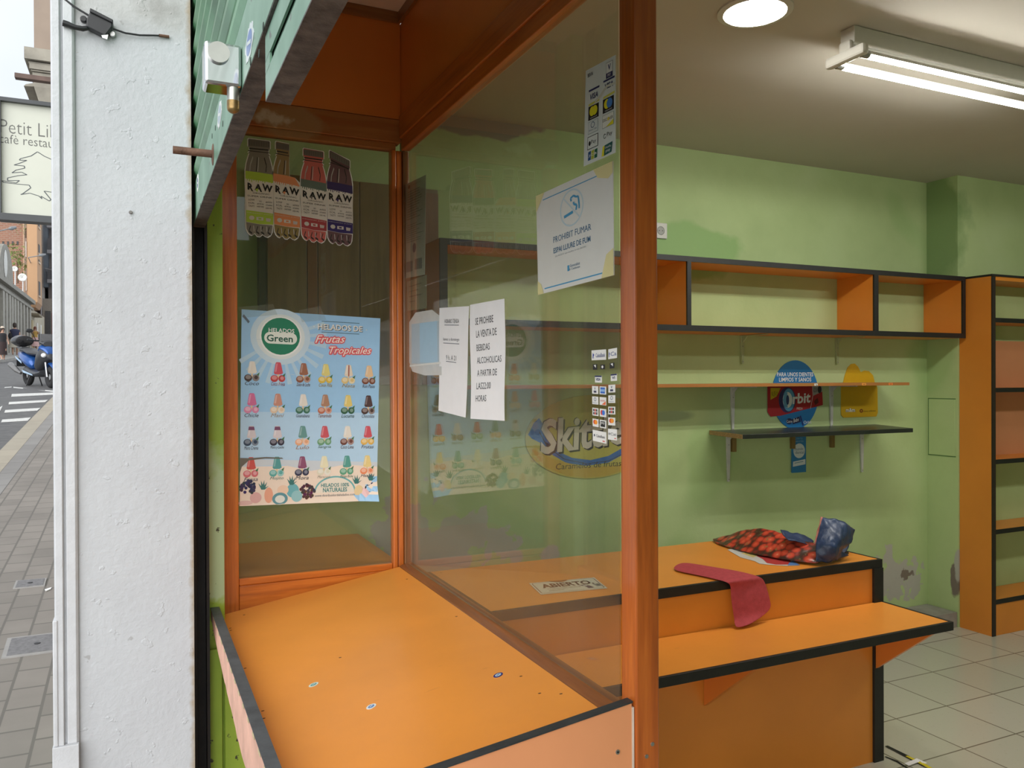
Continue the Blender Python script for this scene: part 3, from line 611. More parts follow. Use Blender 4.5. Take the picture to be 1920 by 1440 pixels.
# ------------------------------------------------------------------ bottle stickers on the left window
YA = 2.8495
def bottle_outline(kind, uo=0):
    ys = [(0, .13), (.012, .10), (.085, .10), (.09, .14), (.13, .16), (.145, .10), (.155, .14), (.20, .09), (.26, .035), (.33, .0), (.45, .0), (.55, .012), (.70, .0), (.86, .012), (.93, .03), (.965, .09)]
    L = [(e, v) for v, e in ys]; Rr = [(1-e, v+.012*1) for v, e in ys]
    bot = [(.16, .985), (.24, .992), (.33, .968), (.42, .998), (.52, 1.0), (.62, .975), (.70, .992), (.80, 1.0), (.88, .985)]
    out = L+bot+Rr[::-1]
    if kind == 'torn': out = [p for p in out if not (p[0] > .5 and p[1] < .40)]; k = [i for i, p in enumerate(out) if p[0] > .5 and p[1] >= .40][-1]; out = out[:k+1]+[(.88, .40), (.70, .355), (.62, .345), (.60, .20), (.62, .13), (.60, .01)]
    if kind == 'bent': out = [((u, v) if not (u > .45 and v < .13) else (u, v+.07)) for u, v in out]
    return out
def raw_bottle(quad, body, band, label, kind='', second=None):
    s = Sheet(quad, (0, -1, 0), WHITE, .0004, outline=bottle_outline(kind))
    q = bottle_outline(kind); inn = [(.5+(u-.5)*.93, .5+(v-.5)*.985) for u, v in q]; s.poly(inn, body, 1)
    cap = ink(118, 112, 104); dk = ink(52, 48, 44)
    r = .60 if kind == 'torn' else .86; c0 = .14
    dv = .07 if kind == 'bent' else 0
    s.poly([(c0, .015), (r, .022+dv), (r, .085+dv), (c0, .08)], cap, 2); s.poly([(c0+.02, .098), (r-.04, .104+dv), (r-.04, .116+dv), (c0+.02, .112)], dk, 2); s.poly([(c0-.01, .125), (r, .135+dv*.6), (r, .142+dv*.6), (c0-.01, .134)], dk, 2)
    for i in range(9): s.line([(c0+.03+i*(r-c0-.06)/8, .03+dv*i/8), (c0+.03+i*(r-c0-.06)/8, .075+dv*i/8)], .012, ink(90, 86, 80), 3)
    for u, m in ((.2, ink(190, 188, 180)), (.42, dk), (.47, ink(205, 203, 196)), (.75, dk)):
        if kind == 'torn' and u > .55: continue
        s.line([(.5+(u-.5)*.7, .19), (u, .27), (u-.02, .335)], .025, m, 2)
    bt = ink(150, 130, 75) if kind == 'torn' else body
    s.poly([(.05, .865), (.96, .875), (.93, .955), (.80, .985), (.62, .965), (.45, .985), (.30, .955), (.16, .972)], bt, 2)
    for u in (.2, .45, .62, .85): s.line([(u, .89), (u-.06, .945), (u+.05, .965)], .02, dk, 3)
    for u in (.3, .55, .75): s.line([(u, .885), (u+.02, .94)], .025, ink(200, 196, 190), 3)
    tl, tr = .335, .355
    s.poly([(.03, tl), (.5, tl+.008), (.97 if kind != 'torn' else .80, tr), (.985, .40), (.985, .87), (.5, .868), (.05, .855)], ink(240, 234, 226), 3)
    s.poly([(.03, tl), (.5, tl+.008), (.97 if kind != 'torn' else .80, tr), (.985, .44), (.5, .425), (.03, .415)], second or band, 4)
    for i in range(12): s.rect(.08+i*.075, .415, .11+i*.075, .432+.014*(i*7 % 3)/2, second or band, 4)
    for u0, t, u1 in ((.10, 'R', .30), (.34, 'A', .60), (.60, 'W', .96)): s.text(t, u0, .452, u1, .523, ink(38, 36, 34), 6, .04, dv=.02)
    s.poly([(.36, .515), (.47, .505), (.43, .545)], band, 7)
    s.text('ORGANIC', .28, .548, .86, .562, ink(90, 80, 74), 6, dv=.004)
    s.text('SUPER DRINK', .10, .578, .95, .594, ink(80, 72, 66), 6, dv=.006)
    for j, t in enumerate(('LOW', 'KCAL', 'TASTY')): s.text(t, .13, .615+j*.032, .34, .635+j*.032, ink(80, 74, 70), 6)
    for j, t in enumerate(('NO', 'ARTIFICIAL', 'SWEETENERS')): s.text(t, .42+.08*(j == 0), .628+j*.027, .66-.08*(j == 0), .643+j*.027, ink(80, 74, 70), 6)
    for j, t in enumerate(('ANTIOX', 'VITAMINS', '330 ML')): s.text(t, .72, .632+j*.03, .95, .648+j*.03, ink(80, 74, 70), 6)
    s.poly([(.05, .733), (.5, .742), (.985, .752), (.985, .862), (.5, .866), (.05, .852)], label, 4)
    s.text('ORGANIC JUICE', .08, .752, .95, .762, ink(230, 222, 215), 6, dv=.01)
    s.ell2(.24, .808, .09, .022, ink(225, 218, 210), 6); s.rect(.40, .796, .64, .828, ink(228, 222, 216), 6); s.rect(.47, .804, .57, .82, label, 7); s.poly([(.73, .80), (.90, .805), (.88, .835), (.74, .835)], ink(215, 205, 200), 6)
    return s
GRY = ink(142, 135, 124)
bots = [([(458, 258), (513, 262), (513, 447), (459, 443)], GRY, ink(188, 218, 76), ink(188, 218, 80), '', None, 'green labelled bottle sticker, leftmost of the four on the left window'),
        ([(510, 263), (563, 270), (563, 452), (512, 447)], ink(160, 136, 92), ink(240, 158, 108), ink(240, 154, 100), 'torn', None, 'orange labelled bottle sticker with a torn off shoulder'),
        ([(562, 276), (613, 282), (613, 458), (563, 452)], ink(212, 112, 102), ink(130, 120, 114), ink(182, 72, 76), '', ink(108, 122, 112), 'red bottle sticker between the orange and the purple ones'),
        ([(611, 280), (662, 286), (662, 463), (612, 458)], ink(116, 84, 86), ink(74, 54, 112), ink(64, 50, 116), 'bent', ink(62, 48, 98), 'purple labelled bottle sticker nearest the glass corner')]
for q, a, b_, c_, k, s2, lb in bots:
    raw_bottle(quadpx(q, Y=YA), a, b_, c_, k, s2).done('bottle_sticker', lb, 'sticker', 'drink bottle stickers on the left window')
# ------------------------------------------------------------------ ice lolly poster
bl = ink(158, 202, 236); bl2 = ink(182, 214, 238); sand = ink(240, 222, 204)
def pcurl(u, v):
    d = (u-.90)+(v-.955)*1.6
    return max(0, d)**1.3*.35
s = Sheet(quadpx([(453, 580), (713, 597), (706, 938), (449, 949)], Y=YA), (0, -1, 0), bl, .0008, 22, 22, pcurl)
def pr(u0, v0, u1, v1, m, L):      # a printed patch that follows the curl
    for i in range(10):
        for j in range(4):
            a, c = u0+(u1-u0)*i/10, u0+(u1-u0)*(i+1)/10; e, g = v0+(v1-v0)*j/4, v0+(v1-v0)*(j+1)/4; s.rect(a, e, c, g, m, L)
pr(0, .52, 1, .80, bl2, 1); pr(0, .80, 1, .965, sand, 1); s.rect(0, .965, .86, 1.0, sand, 1)
s.poly([(0, .80), (.3, .795), (.5, .83), (.75, .80), (1, .815), (1, .79), (0, .76)], ink(206, 214, 220), 2)
for i in range(26):
    a = 2*math.pi*i/26+.1; s.poly([(.27, .13), (.27+.33*math.cos(a), .13+.25*math.sin(a)), (.27+.33*math.cos(a+.1), .13+.25*math.sin(a+.1))] if .27+.33*math.cos(a) > 0 and .13+.25*math.sin(a) > .0 else [(.27, .13), (.27+.2*math.cos(a), .13+.12*math.sin(a)), (.27+.2*math.cos(a+.1), .13+.12*math.sin(a+.1))], ink(186, 214, 232), 2)
s.ell2(.27, .13, .21, .145, ink(200, 221, 233), 3); s.ell2(.27, .13, .17, .117, ink(222, 230, 228), 4)
s.ell2(.27, .128, .147, .104, ink(238, 240, 236), 5); s.ell2(.27, .127, .135, .096, ink(34, 128, 94), 6)
s.text('HELADOS', .185, .086, .365, .108, WHITE, 8, .012)
s.poly([(.195+.04*math.cos(a), .137+.03*math.sin(a)) for a in [math.pi/2+math.pi*i/12 for i in range(13)]]+[(.345+.04*math.cos(a), .137+.03*math.sin(a)) for a in [-math.pi/2+math.pi*i/12 for i in range(13)]], ink(232, 236, 224), 7)
s.text('Green', .172, .120, .355, .156, ink(30, 92, 72), 9, .02)
G2 = ink(70, 100, 110)
s.line([(.56, .035), (.84, .035)], .003, G2, 4); s.line([(.56, .093), (.84, .093)], .003, G2, 4)
s.text('HELADOS DE', .537, .052, .867, .083, ink(90, 110, 120), 5, .03); s.text('HELADOS DE', .533, .049, .863, .080, ink(244, 238, 226), 7, .014)
s.ell2(.505, .066, .004, .003, WHITE, 5); s.ell2(.895, .068, .004, .003, WHITE, 5)
for t, u0, v0, u1, v1 in (('Frutas', .515, .112, .735, .152), ('Tropicales', .62, .168, .935, .218)):
    for du, dv in ((-.007, 0), (.007, 0), (0, -.005), (0, .006), (.005, .005), (-.005, .005)): s.text(t, u0+du, v0+dv, u1+du, v1+dv, ink(224, 92, 96), 5, .035, .35, -.008)
    s.text(t, u0, v0, u1, v1, ink(246, 232, 222), 8, .005, .35, -.008)
PW = (232, 226, 214); pops = [
 [(PW, (70, 52, 46), 'Coco'), ((206, 82, 96), (190, 60, 60), 'Coco Fresa'), ((158, 104, 78), (140, 84, 56), 'Dulce de Leche'), ((226, 212, 128), (222, 188, 70), 'Coco Piña'), ((230, 214, 192), (224, 196, 130), 'Nata'), ((232, 196, 152), (120, 70, 50), 'Ron Pasas')],
 [((214, 112, 156), (222, 140, 176), 'Chicle'), ((204, 144, 124), (226, 200, 170), 'Maní'), (PW, (58, 112, 88), 'Guanabana'), ((176, 132, 104), (190, 110, 80), 'Tamarindo'), ((228, 204, 118), (44, 92, 64), 'Lucuma'), ((80, 56, 56), (70, 46, 40), 'Chocolate')],
 [((216, 206, 210), (46, 66, 92), 'Mora Crema'), ((216, 206, 210), (48, 44, 62), 'Mora y Leche'), ((104, 152, 146), (232, 170, 130), 'Lulo'), ((204, 88, 98), (110, 160, 120), 'Sangría'), (PW, (112, 66, 56), 'Coco Lima'), ((208, 84, 96), (226, 180, 90), 'Frutas')],
 [((208, 84, 76), (214, 110, 116), 'Fresa'), ((86, 158, 156), (96, 172, 166), 'Mojito'), ((142, 82, 112), (50, 52, 78), 'Mora'), ((234, 228, 192), (226, 220, 196), 'Maracuyá'), ((88, 158, 146), (96, 160, 128), 'Mango Biche'), ((232, 208, 140), (232, 140, 96), 'Mango')]]
US = [.075, .255, .435, .595, .765, .92]; VS = [.262, .425, .592, .752]
for j, row in enumerate(pops):
    for i, (pc, fc, nm) in enumerate(row):
        u, v = US[i], VS[j]; f1, f2 = ink(*fc), ink(*[min(255, int(x*.6+100)) for x in fc])
        s.poly([(u-.018, v+.004), (u-.012, v), (u+.012, v), (u+.018, v+.004), (u+.034, v+.056), (u+.02, v+.063), (u-.022, v+.063), (u-.03, v+.056)], ink(*pc), 5)
        s.poly([(u-.014, v+.008), (u-.004, v+.006), (u-.012, v+.05), (u-.024, v+.05)], ink(*[min(255, int(x*.7+76)) for x in pc]), 6)
        if j == 2 and i < 2: s.poly([(u-.018, v+.004), (u+.018, v+.004), (u+.023, v+.022), (u-.021, v+.022)], ink(120, 72, 104), 6)
        if j == 0 and i == 4: s.rect(u-.002, v+.002, u+.006, v+.062, ink(160, 70, 54), 6)
        s.rect(u-.006, v+.063, u+.006, v+.084, ink(226, 200, 160), 4)
        s.ell2(u-.026, v+.085, .027, .018, f1, 6, 16); s.ell2(u-.026, v+.081, .019, .011, f2, 7, 12); s.ell2(u+.026, v+.084, .024, .018, f1 if (i+j) % 2 else f2, 6, 16)
        s.ell2(u+.028, v+.082, .013, .010, f2 if (i+j) % 2 else f1, 7, 12); s.poly([(u+.03, v+.068), (u+.052, v+.055), (u+.045, v+.075)], ink(70, 120, 80), 7)
        s.text(nm, u-.048, v+.103, u+.048, v+.122, ink(70, 66, 82) if i in (0, 5) or j == 1 and i == 2 else ink(*[int(x*.72) for x in fc]), 7, 0, .3)
s.poly([(0, .755), (.06, .757), (.18, .752), (.29, .757), (.30, .763), (.17, .760), (.06, .768), (.012, .80), (0, .83)], ink(110, 104, 92), 9)
# fruit along the foot
def cluster(u, v, r, c, k=26):
    for _ in range(k):
        a, d = random.uniform(0, 6.28), r*math.sqrt(random.random()); s.ell2(u+d*math.cos(a), v+d*.72*math.sin(a), .011, .0085, ink(*[max(0, min(255, int(x+random.uniform(-22, 22)))) for x in c]), random.choice((6, 7)), 10)
cluster(.055, .905, .05, (44, 48, 76), 34); cluster(.475, .935, .052, (76, 46, 60), 36); cluster(.945, .925, .03, (50, 52, 84), 16)
for u, v, ru, rv, c in ((.11, .96, .04, .028, (222, 176, 172)), (.04, .985, .05, .012, (226, 190, 184)), (.20, .95, .03, .04, (232, 168, 140)), (.30, .925, .04, .025, (238, 206, 180)), (.28, .97, .055, .032, (96, 150, 160)), (.28, .972, .035, .02, (224, 228, 220)), (.37, .93, .045, .036, (110, 178, 186)), (.40, .96, .04, .03, (148, 196, 200)), (.86, .945, .035, .032, (232, 208, 160)), (.905, .955, .034, .026, (232, 190, 190))):
    s.ell2(u, v, ru, rv, ink(*c), 5)
for u, v in ((.16, .92), (.36, .90), (.84, .905), (.95, .89)):
    for a in (-2.4, -1.9, -1.4, -.9, -.4): s.poly([(u-.012, v), (u+.012, v), (u+.045*math.cos(a), v+.05*math.sin(a))], ink(60, 120, 116), 6)
s.ell2(.68, .945, .155, .085, ink(112, 178, 180), 3, 40, 180, 360); s.ell2(.68, .948, .145, .080, ink(232, 224, 208), 4, 40, 180, 360)
s.text('HELADOS 100%', .575, .898, .785, .918, ink(48, 128, 128), 6, .02); s.text('NATURALES', .59, .922, .77, .945, ink(48, 128, 128), 6, .02)
s.text('www.distribuidordehelados.com', .53, .955, .83, .968, ink(96, 110, 120), 6)
for _ in range(7):
    u, v = random.random()*.9, random.random()*.5; s.line([(u, v), (u+random.uniform(-.03, .05), v+random.uniform(-.01, .03))], .002, ink(205, 218, 226), 8)
s.line([(.01, .03), (.04, .055), (.05, .065)], .014, ink(96, 108, 120), 8)
s.done('ice_lolly_poster', 'light blue ice lolly poster with a green round logo on the left window', 'poster')
# clear tape scraps round the poster
for q, lb in (([(446, 576), (512, 570), (520, 590), (455, 596)], 'clear tape strip over the top left corner of the blue poster'), ([(560, 582), (600, 574), (612, 600), (566, 604)], 'small clear tape patch over the top middle of the blue poster')):
    sh = Sheet(quadpx(q, Y=YA-.002), (0, -1, 0), film, .0003); sh.done('clear_tape', lb, 'tape')
# ------------------------------------------------------------------ papers and stickers on the long window
XB = .8812
# no smoking notice in its sleeve
s = Sheet(quadpx([(1006, 368), (1150, 302), (1152, 516), (1010, 553)], X=XB), (-1, 0, 0), pm('notice card', (.72, .73, .68), .3, .02, 20, coat=.4), .0012)
CY = ink(70, 150, 190); GT = ink(70, 110, 140)
s.line([(.10, .07), (.88, .07)], .009, CY); s.line([(.10, .955), (.88, .955)], .012, CY)
s.arc(.5, .26, .155, .175, .09, ink(186, 206, 212), 1); s.line([(.40, .15), (.60, .37)], .012, ink(186, 206, 212), 1)
s.line([(.40, .325), (.52, .305)], .028, CY, 2)
s.line([(.56, .30), (.57, .255), (.53, .235), (.53, .215)], .02, CY, 2); s.line([(.50, .20), (.49, .17), (.53, .155), (.56, .175), (.59, .18), (.60, .26), (.60, .295)], .018, CY, 2)
s.text('PROHIBIT FUMAR', .245, .475, .745, .535, GT, 2); s.text('ESPAI LLIURE DE FUM', .245, .585, .735, .638, GT, 2, .015)
s.text('Llei 42/2010, que modifica la Llei 28/2005', .27, .662, .68, .682, ink(150, 160, 164), 2)
s.rect(.435, .795, .46, .85, CY, 2); s.text('Generalitat', .47, .79, .60, .818, GT, 2); s.text('de Catalunya', .45, .825, .60, .852, GT, 2)
YL = ink(216, 208, 150)
s.poly([(0, 0), (.13, 0), (0, .17)], YL, 3); s.poly([(.78, 0), (1, 0), (1, .10), (.95, .135), (.83, .09)], YL, 3); s.poly([(0, .86), (.05, .9), (.09, 1), (0, 1)], YL, 3); s.poly([(.92, .80), (1, .76), (1, 1), (.86, 1)], YL, 3)
s.line([(.03, .30), (.05, .33)], .03, ink(214, 214, 206), 3)
SN = s.done('no_smoking_notice', 'white no smoking notice with blue lettering and yellowed tape corners', 'notice')
# card payment sheet
s = Sheet(quadpx([(1099, 133), (1154.6, 103), (1154.6, 286), (1095, 312)], X=XB), (-1, 0, 0), pm('payment sheet', (.66, .72, .68), .35, .02, 20), .0008)
YE = ink(222, 216, 40); PB = ink(36, 44, 92)
s.text('BBVA', .08, .045, .26, .085, BLACK, 2)
s.rect(.70, .035, .92, .20, ink(110, 116, 110)); s.rect(.71, .04, .91, .145, ink(226, 230, 224), 2); s.text('V', .765, .06, .86, .12, NAVY, 3, .03); s.rect(.71, .145, .91, .195, PB, 2); s.text('PAY', .76, .155, .86, .185, WHITE, 3)
for u in (.13, .62):
    s.rect(u, .205+(.02 if u < .5 else 0), u+.36, .225+(.02 if u < .5 else 0), PB, 2); s.text('VISA', u+.05, .265+(.01 if u < .5 else -.02), u+.31, .325+(.01 if u < .5 else -.02), PB, 2, .02, .2); s.poly([(u, .372), (u+.36, .36), (u+.36, .385), (u, .395)], ink(206, 204, 90), 2)
s.poly([(.34, .39), (.55, .36), (.74, .29), (1, .30), (1, .275), (.72, .265), (.52, .33), (.36, .36)], ink(204, 206, 190), 4)
for u, c in ((.13, (YE, YE)), (.61, (YE, ink(70, 130, 200)))):
    s.rect(u, .40, u+.345, .545, BLACK, 2); s.ell2(u+.13, .46, .09, .05, c[0], 3); s.ell2(u+.215, .46, .09, .05, c[1], 3); s.text('mastercard', u+.07, .518, u+.29, .533, WHITE, 3)
s.rect(.13, .56, .46, .69, ink(150, 168, 166), 2); s.rect(.14, .565, .45, .685, ink(206, 214, 210), 3); s.arc(.29, .605, .065, .032, .25, ink(90, 116, 140), 4); s.text('Diners Club', .17, .645, .42, .662, GT, 4)
s.rect(.60, .565, .96, .70, ink(160, 170, 160), 2); s.rect(.61, .57, .95, .695, ink(222, 226, 214), 3); s.text('DISCOVER', .62, .605, .94, .635, BLACK, 4); s.ell2(.80, .622, .035, .018, ink(214, 200, 80), 5); s.poly([(.95, .645), (.95, .695), (.72, .695)], YE, 4)
s.rect(.12, .715, .47, .85, BLACK, 2); s.rect(.135, .722, .455, .843, ink(214, 222, 216), 3); s.ell2(.20, .79, .035, .025, BLACK, 4); s.text('Pay', .25, .762, .41, .815, BLACK, 4)
s.arc(.68, .785, .04, .026, .3, ink(80, 100, 90), 3, 20, 330); s.text('Pay', .75, .755, .91, .81, ink(70, 76, 76), 3)
for i, c in enumerate((ink(36, 80, 130), ink(170, 180, 60), ink(30, 96, 66))): s.poly([(.15+i*.105, .875), (.24+i*.105, .87), (.235+i*.105, .965), (.145+i*.105, .965)], c, 2)
s.text('JCB', .17, .905, .43, .935, WHITE, 4)
s.poly([(.62, .885), (.74, .875), (.71, .985), (.585, .985)], YE, 2); s.poly([(.68, .88), (.92, .87), (.89, .975), (.66, .985)], ink(24, 86, 80), 3); s.text('UnionPay', .70, .895, .885, .925, WHITE, 4); s.text('pay', .72, .935, .86, .965, WHITE, 4)
s.done('card_payment_sheet', 'tall white card payment sheet high on the long window beside the post', 'sticker sheet')
# two strips of small payment stickers
def pay_strip(q, cols, label):
    s = Sheet(quadpx(q, X=XB), (-1, 0, 0)); OR = ink(232, 110, 60); RD = ink(206, 60, 50)
    W_ = ink(228, 228, 222); u1 = 1
    s.chip(0, 0, 1, .11, W_); s.poly([(.10, .03), (.2, .05), (.12, .08), (.2, .085), (.08, .09)], ink(40, 60, 150), 2); s.text('CaixaBank' if cols == 2 else 'Ca', .30, .035, .95, .08, ink(40, 60, 130), 2)
    c = [(0, .44), (.54, 1.0)] if cols == 2 else [(.02, .8)]
    for k, (a, b) in enumerate(c):
        m = (a+b)/2; w_ = (b-a)
        if k == 0: s.chip(a+w_*.2, .155, b-w_*.15, .215, BLACK); s.poly([(a+w_*.35, .165), (b-w_*.3, .16), (b-w_*.3, .195)], W_, 2)
        else: s.chip(a+w_*.2, .16, b-w_*.2, .21, BLACK); s.ell2(m, .185, w_*.14, .015, W_, 2)
        rows = [.285, .425, .515, .655-.025, .74]
        if k == 0 and cols == 2:
            s.chip(.22, .28, .70, .355, W_); s.rect(.22, .28, .70, .295, PB); s.text('VISA', .30, .305, .62, .335, NAVY, 2, .02, .2)
        elif cols == 1: s.chip(.3, .28, 1, .355, W_); s.rect(.3, .28, 1, .295, PB); s.text('VI', .45, .305, .8, .335, NAVY, 2, .02)
        for r, v in enumerate((.395, .51, .635, .755)):
            s.chip(a, v, b, v+.085, W_); x0, x1 = a+w_*.15, b-w_*.15
            t = r*2+k
            if t == 0: s.text('V', a+w_*.4, v+.015, a+w_*.6, v+.04, NAVY, 2, .03); s.rect(a+w_*.28, v+.05, b-w_*.28, v+.072, ink(60, 64, 90))
            elif t == 1: s.rect(x0, v+.01, x1, v+.075, ink(50, 104, 190)); s.rect(x0, v+.03, x1, v+.055, ink(140, 180, 225), 2)
            elif t == 2: s.arc(m, v+.03, w_*.2, .022, .35, ink(120, 130, 136)); s.text('Diners', x0, v+.062, x1, v+.074, GT, 2)
            elif t == 3: s.text('DISCOVER', x0, v+.03, x1, v+.045, ink(200, 80, 60), 2); s.poly([(b-w_*.05, v+.04), (b-w_*.05, v+.08), (a+w_*.35, v+.08)], OR)
            elif t == 4:
                for i, cc in enumerate((ink(50, 60, 70), RD, ink(40, 60, 50))): s.rect(x0+i*w_*.25, v+.012, x0+w_*.2+i*w_*.25, v+.072, cc); s.rect(x0+i*w_*.25, v+.036, x0+w_*.2+i*w_*.25, v+.046, W_, 2)
            elif t == 5: s.ell2(m-w_*.12, v+.04, w_*.22, .027, RD); s.ell2(m+w_*.12, v+.04, w_*.22, .027, ink(60, 120, 210), 2)
            elif t == 6: s.ell2(m-w_*.1, v+.035, w_*.24, .025, RD); s.ell2(m+w_*.1, v+.035, w_*.24, .025, ink(240, 150, 40), 2)
            else: s.rect(x0, v+.012, x1, v+.072, BLACK); s.text('pay', x0+w_*.1, v+.02, x1-w_*.05, v+.05, W_, 2)
    s.chip(0, .88, 1, 1, W_); s.ell2(.14, .935, .045, .014, ink(60, 64, 80)); s.text('CaixaBank' if cols == 2 else 'Cai', .28, .92, .93, .95, ink(60, 64, 80), 2); s.rect(.75, .975, .92, .985, RD, 2)
    s.done('payment_sticker_strip', label, 'sticker strip', 'payment sticker strips low on the long window')
pay_strip([(1109.5, 657), (1136.5, 655), (1137, 832), (1112, 826)], 2, 'strip of small white payment stickers with a two column layout')
pay_strip([(1141, 655), (1157, 652), (1157, 826), (1140.5, 824)], 1, 'payment sticker strip half hidden against the varnished post')
# papers taped inside the glass
XI = .8872
def warp(u, v): return .0016*math.sin(v*7+u*2)+.0017
s = Sheet(quadpx([(882.7, 571.7), (948, 560), (948, 789), (884, 785)], X=XB), (-1, 0, 0), paper, .0005, 6, 12, warp)
for t, u0, v0, u1, v1 in (('SE PROHIBE', .18, .125, .70, .185), ('LA VENTA DE', .20, .235, .78, .295), ('BEBIDAS', .20, .355, .58, .412), ('ALCOHOLICAS', .20, .465, .90, .520), ('A PARTIR DE', .20, .575, .78, .63), ('LAS22:00', .18, .685, .61, .742), ('HORAS', .16, .795, .49, .85)): s.text(t, u0, v0, u1, v1, ink(36, 36, 40), 2, 0, 0, -.006)
s.done('printed_notice', 'white printed notice forbidding late alcohol sales inside the long window', 'notice')
s = Sheet(quadpx([(826, 577.5), (881.8, 574), (874, 783), (823, 770)], X=XB), (-1, 0, 0), paper, .0005, 6, 12, lambda u, v: .0016*math.sin(v*5+1)+.0017)
for t, u0, v0, u1, v1 in (('HORARIO TIENDA', .20, .11, .70, .15), ('lunes a domingo', .16, .285, .72, .322), ('9 h. A 21', .26, .45, .62, .495)): s.text(t, u0, v0, u1, v1, ink(70, 70, 76), 2); s.line([(u0, v1+.015), (u1, v1+.018)], .006, ink(90, 90, 96), 2)
s.done('opening_hours_notice', 'white opening hours sheet left of the alcohol notice', 'notice')
s = Sheet(quadpx([(768, 588), (826, 578), (829, 706), (768, 702)], X=XB), (-1, 0, 0), pm('plastic sleeve', (.60, .60, .56), .25, .05, 20, coat=.3), .0012, outline=[(0, .14), (.22, 0), (.75, .0), (1, .12), (1, .98), (.5, 1), (.1, .95), (0, .8)])
s.rect(.08, .18, .95, .82, ink(176, 192, 200)); s.rect(.36, .18, .90, .80, ink(168, 200, 218), 2); s.line([(.02, .86), (.98, .80)], .03, ink(222, 222, 214), 3)
s.done('plastic_sleeve', 'clear plastic sleeve with a pale blue sheet near the glass corner', 'document sleeve')
s = Sheet(quadpx([(758, 347), (799, 327.5), (796.6, 515), (756.7, 522.6)], X=XI), (-1, 0, 0), pm('thin form paper', (.58, .58, .54), .6, .03), .0006)
DG = ink(120, 124, 120)
s.ell2(.24, .045, .05, .02, ink(70, 76, 80)); s.text('Departament', .32, .03, .80, .05, DG, 2)
for j in range(12): s.line([(.18, .10+j*.026), (.62+.3*random.random(), .10+j*.026-.004)], .007, DG, 2)
for j in range(9): s.line([(.16, .45+j*.022), (.55+.4*random.random(), .45+j*.022-.004)], .006, DG, 2)
s.ell2(.52, .70, .08, .05, ink(70, 100, 130), 2); s.rect(.14, .83, .45, .94, ink(130, 136, 140), 2); s.rect(.55, .82, .88, .93, ink(130, 136, 140), 2)
s.done('official_form', 'narrow official form with small print high beside the glass corner', 'notice')
s = Sheet(quadpx([(764, 528), (800, 515), (800, 578), (764, 583)], X=XI), (-1, 0, 0), pm('old drab paper', (.34, .31, .22), .7, .1), .0006)
for j in range(4): s.line([(.1, .2+j*.17), (.4+.4*random.random(), .2+j*.17)], .03, ink(90, 84, 66), 2)
s.done('drab_scrap', 'drab old paper scrap between the official form and the plastic sleeve', 'paper')
# ------------------------------------------------------------------ signs on the green back wall
YW = WB_-.001
s = Sheet([Vector((2.05-.435, YW, 1.40)), Vector((2.05+.435, YW, 1.40)), Vector((2.05+.435, YW, .92)), Vector((2.05-.435, YW, .92))], (0, -1, 0))
p0, p1 = at(984, 800, Y=YW), at(1240, 800, Y=YW)
s.q = [at(984, 742, Y=YW), at(1228, 742, Y=YW), at(1228, 905, Y=YW), at(984, 905, Y=YW)]
s.q = [Vector((s.q[0].x, YW, s.q[0].z)), Vector((s.q[1].x, YW, s.q[0].z)), Vector((s.q[1].x, YW, s.q[3].z)), Vector((s.q[0].x, YW, s.q[3].z))]
out = [(.5+.5*math.cos(2*math.pi*i/48), .5+.5*math.sin(2*math.pi*i/48)) for i in range(48)]
s.setm(ink(190, 186, 90)); s.th = .003; s.solid(out)
BLU = ink(48, 110, 190)
s.poly([(.02, .45), (.06, .32), (.10, .26), (.11, .42), (.13, .56), (.18, .68), (.30, .80), (.45, .845), (.62, .82), (.78, .70), (.72, .66), (.62, .74), (.48, .78), (.34, .74), (.24, .66), (.16, .55), (.05, .50)], BLU, 1)
s.line([(.10, .42), (.16, .60), (.28, .75), (.45, .82), (.62, .80), (.80, .68), (.92, .5)], .006, ink(60, 60, 60), 3)
s.poly([(.03, .60), (.2, .74), (.42, .86), (.7, .86), (.95, .66), (.90, .80), (.75, .92), (.6, .98), (.45, .985), (.3, .95), (.14, .83)], ink(196, 170, 70), 1)
for dx, dy, m_, L in ((.012, .02, ink(40, 44, 44), 3), (-.006, -.008, ink(70, 70, 66), 3), (0, 0, ink(214, 208, 200), 5)): s.text('Skittles', .11+dx, .28+dy, .84+dx, .69+dy, m_, L, .03, .06, -.10)
s.text('Caramelos de frutas', .22, .80, .72, .87, ink(70, 66, 40), 4, 0, .1)
s.done('sweets_sign', 'oval yellow sweets sign with a blue swoosh on the green wall behind the glass', 'sign')
s = Sheet([Vector((3.205, YW, 1.606)), Vector((3.575, YW, 1.606)), Vector((3.575, YW, 1.216)), Vector((3.205, YW, 1.216))], (0, -1, 0))
CB = ink(28, 116, 178); s.th = .003; s.setm(CB); s.solid([(.5+.47*math.cos(2*math.pi*i/56), .5+.5*math.sin(2*math.pi*i/56)) for i in range(56)])
s.text('PARA UNOS DIENTES', .13, .175, .86, .235, WHITE, 2, .012); s.text('LIMPIOS Y SANOS', .17, .25, .82, .31, WHITE, 2, .012)
RD = ink(176, 28, 44)
s.poly([(-.06, .355), (1.04, .355), (1.06, .66), (.2, .80), (.0, .81), (-.06, .74)], RD, 3)
s.poly([(.0, .40), (.2, .40), (.12, .52), (.0, .57)], ink(206, 178, 30), 4); s.text('NUEVO', .02, .45, .14, .52, ink(90, 80, 20), 5)
s.ell2(.33, .575, .17, .185, ink(52, 40, 96), 4); s.ell2(.36, .575, .12, .165, ink(90, 160, 200), 5); s.ell2(.335, .575, .095, .115, WHITE, 6); s.poly([(.33, .46), (.335, .69), (.27, .67), (.24, .575), (.27, .48)], ink(110, 170, 205), 7); s.ell2(.335, .575, .03, .07, ink(52, 70, 120), 8)
